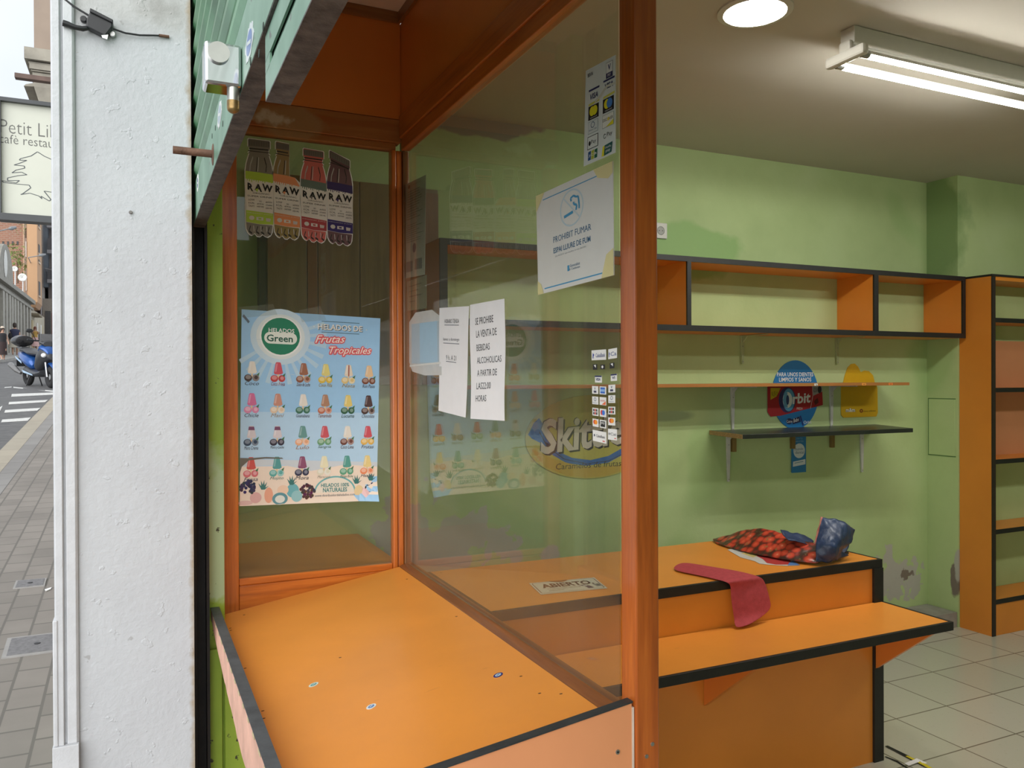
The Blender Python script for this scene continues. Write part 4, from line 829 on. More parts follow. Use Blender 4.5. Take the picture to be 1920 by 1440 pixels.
s.text('rbit', .435, .485, .80, .64, WHITE, 6, .03, .05, -.02); s.text('FRESA', .52, .685, .64, .72, WHITE, 6)
s.poly([(.84, .36), (1.04, .36), (1.05, .46), (.86, .52)], ink(170, 166, 160), 4); s.text('AZUCAR', .86, .40, .94, .47, BLACK, 5); s.ell2(.99, .43, .04, .055, ink(40, 40, 48), 5); s.poly([(.87, .60), (.95, .55), (.97, .62), (.9, .66)], ink(90, 20, 30), 5); s.line([(.84, .36), (.85, .52), (.80, .71)], .01, ink(214, 190, 190), 5)
s.ell2(.37, .885, .06, .045, ink(24, 40, 84), 4); s.text('Come', .315, .865, .43, .905, WHITE, 5); s.poly([(.42, .86), (.57, .82), (.60, .90), (.44, .93)], ink(24, 30, 70), 4); s.text('Bebe', .455, .85, .56, .905, WHITE, 6, 0, 0, -.02); s.poly([(.58, .82), (.60, .80), (.66, .95), (.64, .96)], ink(30, 40, 110), 5)
s.text('Orbit', .66, .885, .82, .93, ink(222, 228, 232), 5)
s.done('chewing_gum_sign', 'round blue chewing gum sign with a red pack behind the wall shelves', 'sign')
s = Sheet([Vector((3.355, YW-.0045, 1.215)), Vector((3.463, YW-.0045, 1.215)), Vector((3.463, YW-.0045, .968)), Vector((3.355, YW-.0045, .968))], (0, -1, 0), ink(40, 122, 178), .003)
s.ell2(.52, .50, .40, .17, ink(206, 216, 218)); s.text('mundo', .2, .42, .8, .49, GT, 2); s.text('dental', .25, .50, .85, .57, GT, 2); s.text('CUIDA TUS', .25, .20, .75, .235, ink(150, 190, 210)); s.text('DIENTES', .2, .265, .82, .30, ink(150, 190, 210)); s.poly([(.1, .745), (.95, .70), (.95, .82), (.08, .86)], ink(212, 220, 224)); s.line([(.2, .78), (.8, .75)], .02, ink(120, 160, 180), 2)
s.done('sign_strip', 'narrow blue sign strip hanging below the black shelf', 'sign')
zt_, zb_, xl, xr = 1.59, 1.272, 3.742, 4.048
s = Sheet([Vector((xl, YW, zt_)), Vector((xr, YW, zt_)), Vector((xr, YW, zb_)), Vector((xl, YW, zb_))], (0, -1, 0), ink(214, 172, 24), .003, outline=[(.0, .42), (.06, .34), (.10, .22), (.17, .08), (.26, .01), (.36, .0), (.45, .06), (.52, .16), (.62, .13), (.74, .14), (.85, .22), (.9, .36), (.97, .45), (.98, .93), (.94, 1), (.06, 1), (0, .95)])
for dx, m_, L in ((.008, BLACK, 2), (-.008, BLACK, 2), (0, ink(244, 240, 226), 3)): s.text('m&m', .12+dx, .86-.03, .36+dx, .93-.03, m_, L, .03)
s.ell2(.53, .885, .045, .035, ink(120, 40, 20)); s.ell2(.53, .885, .02, .015, ink(214, 172, 24), 2); s.text('choco collection', .59, .875, .92, .905, BLACK, 2)
s.done('yellow_sign', 'yellow cut out sweets sign right of the round blue sign', 'sign')
# ------------------------------------------------------------------ things on the counter
s = Sheet(quadpx([(992, 1094), (1114, 1083), (1139, 1103), (1014, 1115)], Z=CZ+.0012), (0, 0, 1), card, .0008)
BR = ink(84, 40, 26)
for a in (.03, .045):
    pass
s.line([(.05, .05), (.95, .05), (.97, .1), (.97, .9), (.95, .94), (.05, .94), (.03, .9), (.03, .1), (.05, .05)], .012, ink(110, 60, 40))
s.text('ABIERTO.', .12, .20, .90, .55, BR, 2, .035); s.text('Y CON MUCHAS GANAS DE', .16, .62, .66, .70, ink(110, 90, 70), 2); s.text('ATENDERTE', .16, .76, .38, .83, ink(110, 90, 70), 2)
s.poly([(.66, .56), (.74, .54), (.80, .70), (.83, .86), (.74, .88), (.72, .70)], ink(70, 60, 84), 3); s.rect(.70, .60, .76, .68, ink(200, 196, 190), 4); s.poly([(.86, .58), (.95, .55), (.99, .75), (.89, .8)], ink(150, 150, 144), 3); s.ell2(.93, .66, .03, .06, ink(96, 96, 92), 4)
s.poly([(.28, 0), (.58, 0), (.55, .10), (.48, .16), (.38, .12)], ink(176, 108, 44), 5)
s.done('open_sign', 'cream ABIERTO sign lying on the counter behind the long window', 'sign')
s = Sheet(quadpx([(1364, 1031), (1440, 1022), (1500, 1060), (1400, 1058)], Z=CZ+.0012), (0, 0, 1), ink(206, 206, 200), .0006, outline=[(0, .0), (.3, -.1), (1, .3), (1, 1), (.75, 1.04), (.4, 1), (.26, .95), (.24, .80), (.06, .55)])
s.poly([(.40, .45), (.60, .35), (.98, .75), (.85, .98), (.55, 1.0), (.42, .92), (.45, .7)], ink(186, 60, 60)); s.poly([(.18, .3), (.4, .25), (.45, .5), (.3, .6)], ink(206, 190, 120)); s.poly([(.86, .9), (1, .8), (1, 1), (.75, 1.03)], ink(90, 130, 190), 2)
s.done('leaflet', 'glossy white and red leaflet under the tomato print bag', 'leaflet')
# pink cleaning cloth
zc_ = CZ+.0055; yh = CY0-.006
rows = [[at(x, y, Z=zc_) for x, y in r] for r in (((1256, 1069), (1266, 1060), (1282, 1053)), ((1300, 1077), (1316, 1067), (1330, 1062)), ((1345, 1087), (1365, 1077), (1385, 1070)), ((1366, 1093), (1395, 1087), (1424, 1080)))]
rows += [[at(x, y, Y=yh+d) for x, y, d in r] for r in (((1369, 1100, 0), (1400, 1094, -.004), (1434, 1086, 0)), ((1369, 1122, -.004), (1405, 1117, -.014), (1441, 1108, -.006)), ((1373, 1146, -.005), (1408, 1140, -.016), (1446, 1128, -.008)))]
rows += [[at(1376, 1166, Y=yh-.006), at(1412, 1158, Y=yh-.018), at(1448, 1141, Y=yh-.010)], [at(1377, 1180, Z=SZ+.006), at(1406, 1172, Z=SZ+.012), at(1428, 1157, Y=yh-.02)]]
for r in rows[:4]: r[1].z += .004
b = B().grid(rows); cl = pm('dusky pink microfibre', (.46, .075, .085), .95, .12, 60, bump=.4, spec=.1)
tag(b.build('cleaning_cloth', cl, smooth=True, sub=3, solid=.004), 'dusky pink cleaning cloth hanging over the front edge of the counter', 'cloth')
# tomato shopping bag
def tomato_mat():
    s = NT('tomato print'); v = s.n('ShaderNodeTexVoronoi'); s.put(v.inputs['Vector'], s.map((1, 1.2, 1.2))); v.inputs['Scale'].default_value = 26; v.inputs['Randomness'].default_value = .75
    d = s.math('ADD', v.outputs['Distance'], s.math('MULTIPLY', s.math('SUBTRACT', s.noise(60), .5), .12))
    cv = s.n('ShaderNodeSeparateColor'); s.put(cv.inputs[0], v.outputs['Color']); d = s.math('ADD', d, s.math('MULTIPLY', s.math('SUBTRACT', cv.outputs[0], .5), .16))
    c = s.ramp(d, [(0, (.78, .30, .18)), (.09, (.72, .12, .06)), (.42, (.55, .06, .03)), (.58, (.20, .03, .02)), (.72, (.06, .03, .02))])
    k = s.ramp(s.noise(42, detail=4), [(.62, (0, 0, 0)), (.66, (1, 1, 1))]); c = s.mix(s.math('MULTIPLY', k, .75), c, (.22, .19, .07))
    h = s.blob((0, 0, 0), 0.0, 0, 1); s.bump(s.noise(26, detail=5), .5, .01)
    return s.fin(c, .32, 0, .2)
BG = thing('shopping_bag', 'crumpled tomato print shopping bag with a navy mouth lying on the counter', 'shopping bag', tuple(at(1480, 1050, Z=CZ)))
tm = tomato_mat(); navy = pm('navy woven plastic', (.022, .045, .11), .42, .3, 14, bump=.35, coat=.05)
def wrinkle(o, st, size):
    tx = bpy.data.textures.new('crumple', 'CLOUDS'); tx.noise_scale = size; tx.noise_depth = 2
    q = o.modifiers.new('crumple', 'DISPLACE'); q.texture = tx; q.strength = st; q.mid_level = .5; q.texture_coords = 'LOCAL'
rings = []; rnd = random.Random(3)
for (bx0, by0), (tx0, ty0), dp in (((1357, 1022), (1357, 1017), .03), ((1362, 1025), (1364, 1009), .06), ((1380, 1030), (1382, 1001), .09), ((1402, 1037), (1402, 993), .12), ((1425, 1043), (1422, 986), .14), ((1450, 1048), (1446, 991), .14), ((1475, 1053), (1470, 995), .13), ((1500, 1057), (1496, 1006), .12), ((1520, 1059), (1518, 1015), .10), ((1534, 1060), (1538, 1018), .08), ((1540, 1058), (1544, 1022), .06)):
    zb_ = CZ+.006; p = at(bx0, by0, Z=zb_); q = at(tx0, ty0, Y=p.y+dp); q.z = max(q.z, zb_+.008); j = lambda a: rnd.uniform(-a, a)
    f1 = p.lerp(q, .28)+Vector((j(.004), -.012+j(.006), .004)); f2 = p.lerp(q, .62)+Vector((j(.004), -.006+j(.006), .006)); bt = Vector((q.x, q.y+.05+j(.008), zb_+(q.z-zb_)*.75)); bm = Vector((q.x, q.y+.085, zb_+(q.z-zb_)*.35)); bb = Vector((q.x, q.y+.09, zb_))
    rings.append([p, f1, f2, q+Vector((0, 0, j(.003))), bt, bm, bb, Vector((p.x, (p.y+q.y+.09)/2, zb_))])
b = B().ring(rings, True); wrinkle(b.build('bag_body', tm, BG, smooth=True, sub=3), .009, .04)
def sheetpx(rows, name, m, par, sol=.003, sub=3):
    b = B().grid([[at(x, y, Y=Y) for x, y, Y in r] for r in rows]); o = b.build(name, m, par, smooth=True, sub=sub); wrinkle(o, .02, .05); q = o.modifiers.new('solid', 'SOLIDIFY'); q.thickness = sol; q.offset = 0; return o
YF = 2.262
sheetpx([[(1541, 970, YF+.075), (1551, 971, YF+.06), (1570, 974, YF+.04), (1588, 982, YF+.04), (1602, 993, YF+.07)],
         [(1537, 990, YF+.06), (1549, 994, YF+.03), (1570, 998, YF+.0), (1589, 1003, YF+.0), (1600, 1010, YF+.05)],
         [(1532, 1015, YF+.045), (1546, 1020, YF+.008), (1566, 1022, YF-.022), (1580, 1024, YF-.02), (1588, 1026, YF+.03)],
         [(1529, 1036, YF+.03), (1543, 1040, YF+.0), (1560, 1040, YF-.01), (1570, 1039, YF-.0), (1578, 1034, YF+.03)],
         [(1531, 1053, YF+.024), (1545, 1054, YF+.02), (1560, 1053, YF+.016), (1571, 1050, YF+.024), (1590, 1041, YF+.045)]], 'bag_mouth', navy, BG)
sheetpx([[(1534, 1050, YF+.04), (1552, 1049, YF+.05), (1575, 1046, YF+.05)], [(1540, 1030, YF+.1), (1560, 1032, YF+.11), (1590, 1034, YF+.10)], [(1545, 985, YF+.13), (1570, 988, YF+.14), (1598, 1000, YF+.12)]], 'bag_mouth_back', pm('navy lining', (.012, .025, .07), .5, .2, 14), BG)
sheetpx([[(1572, 1046, YF+.02), (1582, 1036, YF+.05), (1590, 1033, YF+.07)], [(1576, 1047, YF+.025), (1586, 1042, YF+.04), (1592, 1038, YF+.06)]], 'dark_gusset', pm('black lettered gusset', (.012, .014, .02), .4, .3, 60), BG)
sheetpx([[(1539, 969, YF+.074), (1544, 970, YF+.072)], [(1533, 995, YF+.06), (1538, 996, YF+.058)], [(1524, 1022, YF+.05), (1531, 1024, YF+.046)]], 'bag_hem', pm('pinkish hem', (.50, .17, .13), .5), BG)
sheetpx([[(1463, 994, YF+.20), (1480, 998, YF+.20), (1505, 1003, YF+.19), (1525, 1016, YF+.17)], [(1478, 1012, YF+.14), (1492, 1017, YF+.13), (1510, 1020, YF+.12), (1522, 1021, YF+.12)]], 'bag_handle', navy, BG)
# ------------------------------------------------------------------ clamp and cable on the pillar
CLP = thing('cable_clamp', 'black cable clamp with a lever screwed high on the white pillar', 'cable clamp', tuple(at(190, 52, Y=2.49)))
YP = 2.499
def pp(x, y, d=0.0): return at(x, y, Y=YP-d)
q = [pp(171, 26), pp(212, 47), pp(211, 58), pp(198, 75), pp(163, 57), pp(163, 44)]
B().prism([p+Vector((0, -.028, 0)) for p in q], (0, .027, 0)).build('clamp_body', blk_plastic, CLP, bevel=.003)
q = [pp(170, 24), pp(213, 46), pp(212, 52), pp(169, 31)]
B().prism([p+Vector((0, -.034, 0)) for p in q], (0, .033, 0)).build('clamp_ridge', blk_plastic, CLP, bevel=.002)
B().tube([pp(168, 52, .016), pp(155, 54, .02), pp(140, 51, .022), pp(128, 46, .022), pp(118, 43, .022)], [.006, .007, .0065, .008, .0085], 10).build('lever', blk_plastic, CLP, smooth=True)
for x, y, m_ in ((157, 38, blk_plastic), (211, 66, steel)):
    p = pp(x, y); B().cyl(p+Vector((0, -.012, 0)), p+Vector((0, .001, 0)), .0085, n=18).build('lug', m_, CLP, bevel=.002)
sh = Sheet([pp(190, 66, .0286), pp(203, 65, .0286), pp(201, 74, .0286), pp(192, 71, .0286)], (0, -1, 0), paper, .0004); sh.done('label_scrap', parent=CLP)
b = B().tube([pp(118, -4, .012), pp(140, 13, .014), pp(168, 30, .016)], .0028, 8).tube([pp(212, 54, .014), pp(235, 62, .012), pp(262, 66, .010), pp(290, 66.5, .008), pp(301, 67, .006)], .0028, 8)
tag(b.build('black_cable', blk_plastic, smooth=True), 'thin black cable running through the clamp across the top of the pillar', 'cable')
tag(B().cyl(pp(298, 66.5, .007), pp(317, 69, .004), .0042, n=12).build('pipe_stub', rust2, smooth=True), 'small rusty pipe stub where the black cable enters the pillar', 'pipe')
p = pp(245, 398); tag(B().cyl(p+Vector((0, .004, 0)), p+Vector((0, -.006, 0)), .0055, .004, n=12).build('wall_plug', pm('grey wall plug', (.2, .19, .18), .7), smooth=False), 'small grey wall plug in the middle of the white pillar', 'wall plug')
# ------------------------------------------------------------------ street
YS = [-12, -4, 0, 3, 6, 10, 14, 19.6, 26, 34, 44.5, 56, 70, 100, 140]
def strip_ground(x0, x1, dz, name, m, label, cat, th=.35):
    b = B(); n = len(YS)
    up = [[(x0, Y, ground(Y)+dz), (x1, Y, ground(Y)+dz)] for Y in YS]; dn = [[(x0, Y, ground(Y)+dz-th), (x1, Y, ground(Y)+dz-th)] for Y in YS]
    rings = [[u[0], u[1], d[1], d[0]] for u, d in zip(up, dn)]
    return struct(b.ring(rings).build(name, m), label, cat)
def pavers(name, c1, c2, mo, w_, h_, ms, off=.5):
    s = NT(name); t = s.n('ShaderNodeTexBrick', _offset=off, _squash=1.0); s.put(t.inputs['Vector'], s.map((1, 1, 1), (.06, .1, 0), (0, 0, math.pi/2)))
    for k, v in (('Scale', 1.0), ('Mortar Size', ms), ('Mortar Smooth', .3), ('Bias', 0.0), ('Brick Width', w_), ('Row Height', h_)): t.inputs[k].default_value = v
    t.inputs['Color1'].default_value = c1+(1,); t.inputs['Color2'].default_value = c2+(1,); t.inputs['Mortar'].default_value = mo+(1,)
    c = s.mix(s.math('MULTIPLY', s.ramp(s.noise(2.5, detail=6), [(.4, (0, 0, 0)), (.7, (1, 1, 1))]), .35), t.outputs['Color'], tuple(x*.6 for x in c1))
    s.bump(t.outputs['Fac'], -.5, .004); return s.fin(c, .75)
strip_ground(-1.10, .20, 0, 'pavement', pavers('grey brown paving', (.22, .20, .178), (.262, .236, .21), (.14, .13, .115), .20, .135, .007), 'grey brown paved pavement beside the pillar', 'pavement')
strip_ground(-1.25, -1.10, .001, 'kerb_slabs', pavers('grey kerb slabs', (.23, .22, .21), (.27, .26, .25), (.10, .095, .09), .62, .5, .006, 0), 'row of grey slabs between pavement and kerb', 'kerb')
strip_ground(-1.44, -1.25, .003, 'kerb', pavers('beige kerb stones', (.40, .355, .28), (.36, .325, .26), (.2, .17, .14), .9, .5, .006, 0), 'beige granite kerb along the road', 'kerb')
asph = NT('asphalt'); asph.bump(asph.noise(160), .3, .006); asph = asph.fin(asph.ramp(asph.noise(7, detail=8), [(.35, (.10, .10, .102)), (.65, (.14, .14, .14))]), .8)
strip_ground(-5.2, -1.44, -.06, 'road', asph, 'grey asphalt road climbing up the hill', 'road')
strip_ground(-14, -5.2, .06, 'far_pavement', pavers('far paving', (.42, .40, .37), (.46, .44, .40), (.3, .28, .26), .4, .4, .01), 'pale pavement on the far side of the road', 'pavement')
def gpix(x, y, dz=0):
    d = ray(x, y); t = 3.0
    for _ in range(60):
        p = EYE+d*t; e = p.z-(ground(p.y)+dz); t += e/(max(.02, ground(p.y+1)-ground(p.y)-d.z/d.y))/d.y*.8
    return EYE+d*t
road_white = pm('road paint', (.62, .62, .60), .7, .15, 30)
def paint(q, label):
    pts = [gpix(x, y, -.057) for x, y in q]; b = B(); b.prism(pts, (0, 0, .003)); tag(b.build('road_marking', road_white), label, 'road marking', 'white painted bars on the road')
for q, lb in (([(22, 739), (103, 736), (103, 740), (21, 744)], 'white painted bar on the road nearest the scooter'), ([(17, 754), (90, 750), (85, 754), (16, 758.5)], 'second white painted bar down from the scooter'), ([(10, 769), (76, 765), (70, 770), (8, 774)], 'third white painted bar down from the scooter'), ([(4, 787), (58, 783), (52, 789), (2, 792)], 'white painted bar on the road farthest down from the scooter'), ([(9, 726), (22, 725), (-1, 773), (-14, 790), (-30, 790)], 'broad white painted line left of the bars'), ([(25, 725.3), (102, 733), (102, 735), (25, 727.2)], 'thin white painted line under the scooter')): paint(q, lb)
ML = pm('grey utility cover', (.20, .195, .20), .6, .2, 50, .3, .4)
def cover(q, label, nm):
    pts = [gpix(x, y, .004) for x, y in q]; T_ = thing(nm, label, 'utility cover', tuple(pts[0]))
    b = B(); c = sum(pts, Vector())/4; b.prism([p+Vector((0, 0, -.006)) for p in pts], (0, 0, .008)); b.build('frame', pm('cover frame', (.30, .29, .28), .6, .1), T_)
    inn = [c+(p-c)*.86 for p in pts]; B().prism([p+Vector((0, 0, .001)) for p in inn], (0, 0, .003)).build('lid', ML, T_)
    b = B()
    for i in range(8): 
        for j in range(5):
            u, v = (i+.7)/8.4, (j+.7)/5.4; p = (inn[0]*(1-u)+inn[1]*u)*(1-v)+(inn[3]*(1-u)+inn[2]*u)*v; 
    B().cyl(c+Vector((0, 0, .003)), c+Vector((0, 0, .006)), .014, n=12).build('key_hole', BLACK, T_)
cover([(14, 1197), (130, 1183), (130, 1218), (2, 1235)], 'large grey ridged utility cover in the pavement', 'utility_cover')
cover([(30, 1089), (88, 1084), (84, 1098), (24, 1104)], 'small grey utility cover farther up the pavement', 'utility_cover')
tag(B().prism([gpix(84, 1106, .003), gpix(97, 1102, .003), gpix(95, 1105, .003), gpix(86, 1109, .003)], (.0, 0, .004)).build('litter', paper), 'small pale scrap of litter beside the small utility cover', 'litter')
# cafe sign
SG = thing('cafe_sign', 'white cafe sign with a line drawn cedar tree on a dark frame', 'sign', (-.45, 4.5, 2.3))
sx0, sx1 = at(3, 300, Y=4.5).x, .2; sz1, sz0 = at(50, 197, Y=4.5).z, at(50, 404, Y=4.5).z
frame_m = pm('dark sign frame', (.055, .06, .065), .5, .1)
B().box(sx0-.012, sx1, 4.47, 4.55, sz1, sz1+.018).box(sx0-.012, sx1, 4.47, 4.55, sz0-.032, sz0).box(sx0-.012, sx0, 4.47, 4.55, sz0, sz1).build('frame', frame_m, SG)
s = Sheet([at(3, 197, Y=4.5), at(103, 197, Y=4.5), at(103, 404, Y=4.5), at(3, 404, Y=4.5)], (0, -1, 0)); s.q = [Vector((sx0, 4.5, sz1)), Vector((sx1, 4.5, sz1)), Vector((sx1, 4.5, sz0)), Vector((sx0, 4.5, sz0))]
s.th = .004; s.setm(pm('sign face', (.56, .575, .50), .4, .02)); s.solid([(0, 0), (1, 0), (1, 1), (0, 1)])
wpx = (sx1-sx0)/(at(103, 300, Y=4.5).x-sx0)      # photo pixels to sign widths
def su(x): return (x-3)/100/wpx
def sv(y): return (y-197)/207
INK = ink(92, 92, 88); INK2 = ink(70, 76, 80)
s.text('Petit Libà', su(1), sv(229), su(122), sv(254), INK, 2, -.012, 0, 0); s.text('cafè restaurant', su(-1), sv(256), su(140), sv(273), INK, 2, -.006, 0, 0)
tr = [(100, 296), (83, 290), (70, 283), (58, 292), (38, 299), (36, 302), (50, 301), (38, 307), (26, 312), (45, 312), (46, 316), (30, 321), (22, 327), (40, 324), (50, 328), (34, 331), (14, 337), (14, 342), (36, 340), (30, 345), (4, 343), (6, 346), (34, 347), (54, 347), (57, 352), (42, 364), (38, 366), (55, 362), (72, 366), (78, 371), (76, 366), (92, 374), (95, 371), (82, 356), (100, 357)]
tr = tr+[(118, 358), (108, 348), (124, 340), (112, 330), (122, 322), (108, 312), (116, 305), (100, 296)]
for (a, b_), (c, d) in zip(tr, tr[1:]):
    l = math.hypot((c-a)/100/wpx, (d-b_)/207); s.line([(su(a), sv(b_)), (su(c), sv(d))], .006, INK2, 2)
s.done('face', parent=SG)
b = B(); p, q = at(28, 138, Y=4.62), at(100, 144, Y=4.62); b.hexa([(p.x, 4.60, p.z-.024), (.2, 4.60, p.z-.024), (.2, 4.64, p.z-.024), (p.x, 4.64, p.z-.024)], [(p.x, 4.60, p.z), (.2, 4.60, p.z), (.2, 4.64, p.z), (p.x, 4.64, p.z)])
tag(b.build('rusty_bar', pm('rusty steel bar', (.13, .085, .07), .7, .25, 20), bevel=.002), 'rusty steel bar sticking out of the facade above the cafe sign', 'bar')
# bay above the sign on the same side of the street
BY = thing('facade_bay', 'tan enclosed bay on a moulded concrete corbel above the cafe sign', 'bay', (-.3, 7.4, 3.4))
def bx(x): return at(x, 100, Y=6.5).x
conc = pm('weathered concrete', (.30, .28, .235), .8, .2, 9, bump=.3)
B().box(bx(62), .158, 6.56, 8.2, 3.80, 9).build('bay_wall', pm('tan render', (.31, .245, .195), .8, .06, 6), BY); B().box(bx(95), bx(95.6), 6.552, 6.565, 3.83, 9).build('panel_joint', pm('joint', (.2, .14, .12), .8), BY)
zz = lambda y: at(70, y, Y=6.5).z
b = B()
for x, ya, yb, dy in ((45, 90, 112, 0), (52, 114, 118, .03), (54, 118, 128, .02), (57, 129, 131, .03), (59, 132, 146, .045), (61, 147, 160, .03)): b.box(bx(x), .158, 6.5+dy, 8.25-dy, zz(yb), zz(ya))
b.hexa([(bx(74), 6.56, zz(197)), (.158, 6.56, zz(197)), (.158, 8.15, zz(197)), (bx(74), 8.15, zz(197))], [(bx(62), 6.53, zz(160)), (.158, 6.53, zz(160)), (.158, 8.2, zz(160)), (bx(62), 8.2, zz(160))])
b.build('corbel', conc, BY); B().prism([(bx(59), 6.62, zz(146)), (bx(44), 6.62, zz(150)), (bx(40), 6.62, zz(154)), (bx(58), 6.62, zz(153))], (0, .5, 0)).build('gutter_spout', conc, BY)
# ------------------------------------------------------------------ scooters
def make_scooter(body, label, ox, oy, oz, hx, hy):
    T_ = thing('motor_scooter', label, 'scooter', (ox, oy, oz)); h = Vector((hx, hy, 0)).normalized(); l = Vector((-h.y, h.x, 0)); gz = (ground(oy+h.y*1.3)-ground(oy))/1.3
    def tp(v): return Vector((ox, oy, oz))+h*v[0]+l*v[1]+Vector((0, 0, v[2]+gz*v[0]))
    def put(b, name, m, par=T_, **k):
        b.v = [tp(v) for v in b.v]; return b.build(name, m, par, **k)
    rub = pm('tyre rubber', (.018, .018, .019), .8, .2); dgrey = pm('scooter grey plastic', (.045, .047, .052), .4, .15); slv = pm('scooter silver', (.55, .56, .57), .3, .05, 20, .6)
    def torus(cx, R, r, w_):
        b = B(); b.ring([[(cx+(R+r*math.cos(2*math.pi*k/10))*math.cos(a), w_*math.sin(2*math.pi*k/10), R+r+(R+r*math.cos(2*math.pi*k/10))*math.sin(a)) for k in range(10)] for a in [2*math.pi*i/28 for i in range(29)]], False); return b
    for cx in (0, 1.27):
        wh = put(torus(cx, .165, .068, .062), 'wheel', rub, smooth=True)
        put(B().cyl((cx, -.03, .233), (cx, .03, .233), .045), 'hub', slv, wh)
        for k in range(5):
            a = 2*math.pi*k/5; put(B().tube([(cx, 0, .233), (cx+.125*math.cos(a), 0, .233+.125*math.sin(a))], [.018, .012], 6), 'spoke', slv, wh)
    def loft(secs, n=14):
        b = B(); b.ring([[(x, w_*math.cos(2*math.pi*k/n), zc_+hh*math.sin(2*math.pi*k/n)) for k in range(n)] for x, zc_, w_, hh in secs]); return b
    put(loft([(-.42, .72, .03, .03), (-.30, .70, .12, .07), (-.05, .63, .17, .13), (.2, .56, .18, .15), (.42, .50, .16, .14), (.5, .46, .10, .06)]), 'tail_body', body, smooth=True)
    put(loft([(-.1, .36, .08, .06), (.1, .34, .13, .1), (.45, .30, .16, .09), (.8, .29, .17, .07), (1.0, .33, .14, .06)]), 'floor_body', dgrey, smooth=True)
    put(loft([(-.25, .79, .10, .03), (-.1, .80, .15, .055), (.12, .79, .16, .06), (.3, .74, .15, .06), (.5, .73, .12, .05), (.6, .72, .05, .03)]), 'seat', pm('black seat vinyl', (.05, .05, .052), .45, .1), smooth=True)
    bx_ = put(loft([(-.58, 1.02, .06, .05), (-.54, 1.0, .19, .11), (-.38, 1.0, .21, .14), (-.22, 1.0, .19, .12), (-.18, 1.01, .08, .06)]), 'top_box', pm('black gloss plastic', (.012, .012, .014), .2, .2), smooth=True)
    put(B().box(-.5, -.2, -.07, .07, .83, .87), 'rack', dgrey)
    put(loft([(.78, .46, .16, .12), (.92, .62, .19, .22), (1.06, .72, .18, .20), (1.2, .70, .12, .12), (1.27, .66, .04, .05)]), 'front_shield', dgrey, smooth=True)
    put(loft([(.93, .80, .14, .05), (1.04, .86, .16, .08), (1.16, .82, .12, .07), (1.25, .74, .06, .04)]), 'nose_panel', body, smooth=True)
    put(loft([(1.02, .40, .04, .02), (1.14, .49, .06, .015), (1.28, .53, .065, .02), (1.45, .46, .06, .015), (1.53, .38, .04, .01)], 10), 'front_mudguard', body, smooth=True)
    put(loft([(.92, .96, .10, .05), (1.04, .98, .16, .08), (1.14, .94, .10, .06)]), 'handlebar_cover', dgrey, smooth=True)
    put(B().tube([(.98, -.36, 1.03), (.99, -.2, 1.01), (1.0, .2, 1.01), (.98, .36, 1.03)], .017, 8), 'handlebar', blk_plastic, smooth=True)
    for sg in (-1, 1):
        mr = put(B().tube([(1.0, sg*.2, 1.02), (1.03, sg*.26, 1.14), (1.02, sg*.30, 1.2)], .008, 6), 'mirror_arm', blk_plastic); put(B().ell((1.02, sg*.33, 1.22), .02, .075, .045), 'mirror', blk_plastic, mr, smooth=True)
        put(B().tube([(1.18, sg*.08, .55), (1.27, sg*.08, .24)], .018, 8), 'fork', slv)
        put(B().ell((1.2, sg*.12, .70), .07, .05, .05), 'headlight', pm('lamp glass', (.75, .76, .76), .15, .02), smooth=True)
    put(B().tube([(.05, -.17, .28), (-.15, -.19, .34), (-.5, -.20, .46)], [.03, .055, .06], 14), 'exhaust', pm('exhaust steel', (.28, .27, .26), .3, .15, 20, .8), smooth=True)
    put(B().box(-.47, -.45, -.09, .09, .42, .60).box(-.46, -.3, -.05, .05, .55, .62), 'number_plate_holder', blk_plastic)
    put(B().prism([(1.1, -.15, 1.0), (1.1, .15, 1.0), (1.03, .12, 1.16), (1.03, -.12, 1.16)], (.006, 0, .002)), 'windscreen', pm('smoked screen', (.10, .10, .105), .15))
    put(B().tube([(.35, .08, .26), (.33, .16, .01)], .014, 6).tube([(.35, -.08, .26), (.33, -.16, .01)], .014, 6), 'centre_stand', blk_plastic)
    put(B().prism([(-.28, -.185, .66), (.1, -.19, .55), (.12, -.19, .50), (-.2, -.187, .60)], (0, .01, 0)).prism([(.1, -.175, .36), (.7, -.18, .28), (.72, -.18, .25), (.2, -.178, .30)], (0, .01, 0)), 'side_stripe', pm('pale blue stripe', (.35, .48, .62), .3))
    return T_
h_ = Vector((.42, -.90, 0)).normalized()
fpt = gpix(96, 728, -.06); rpt = fpt-h_*1.27
make_scooter(pm('metallic blue', (.015, .085, .32), .25, .1, 10, .3, 0, .5), 'blue motor scooter with a black top box parked by the kerb', rpt.x, rpt.y, ground(rpt.y)-.06, h_.x, h_.y)
q = rpt+Vector((.95, 1.1, 0)); make_scooter(pm('gloss black', (.015, .015, .017), .25, .1, 10, 0, 0, .5), 'dark motor scooter mostly hidden behind the blue one', q.x, q.y, ground(q.y)-.06, h_.x, h_.y)
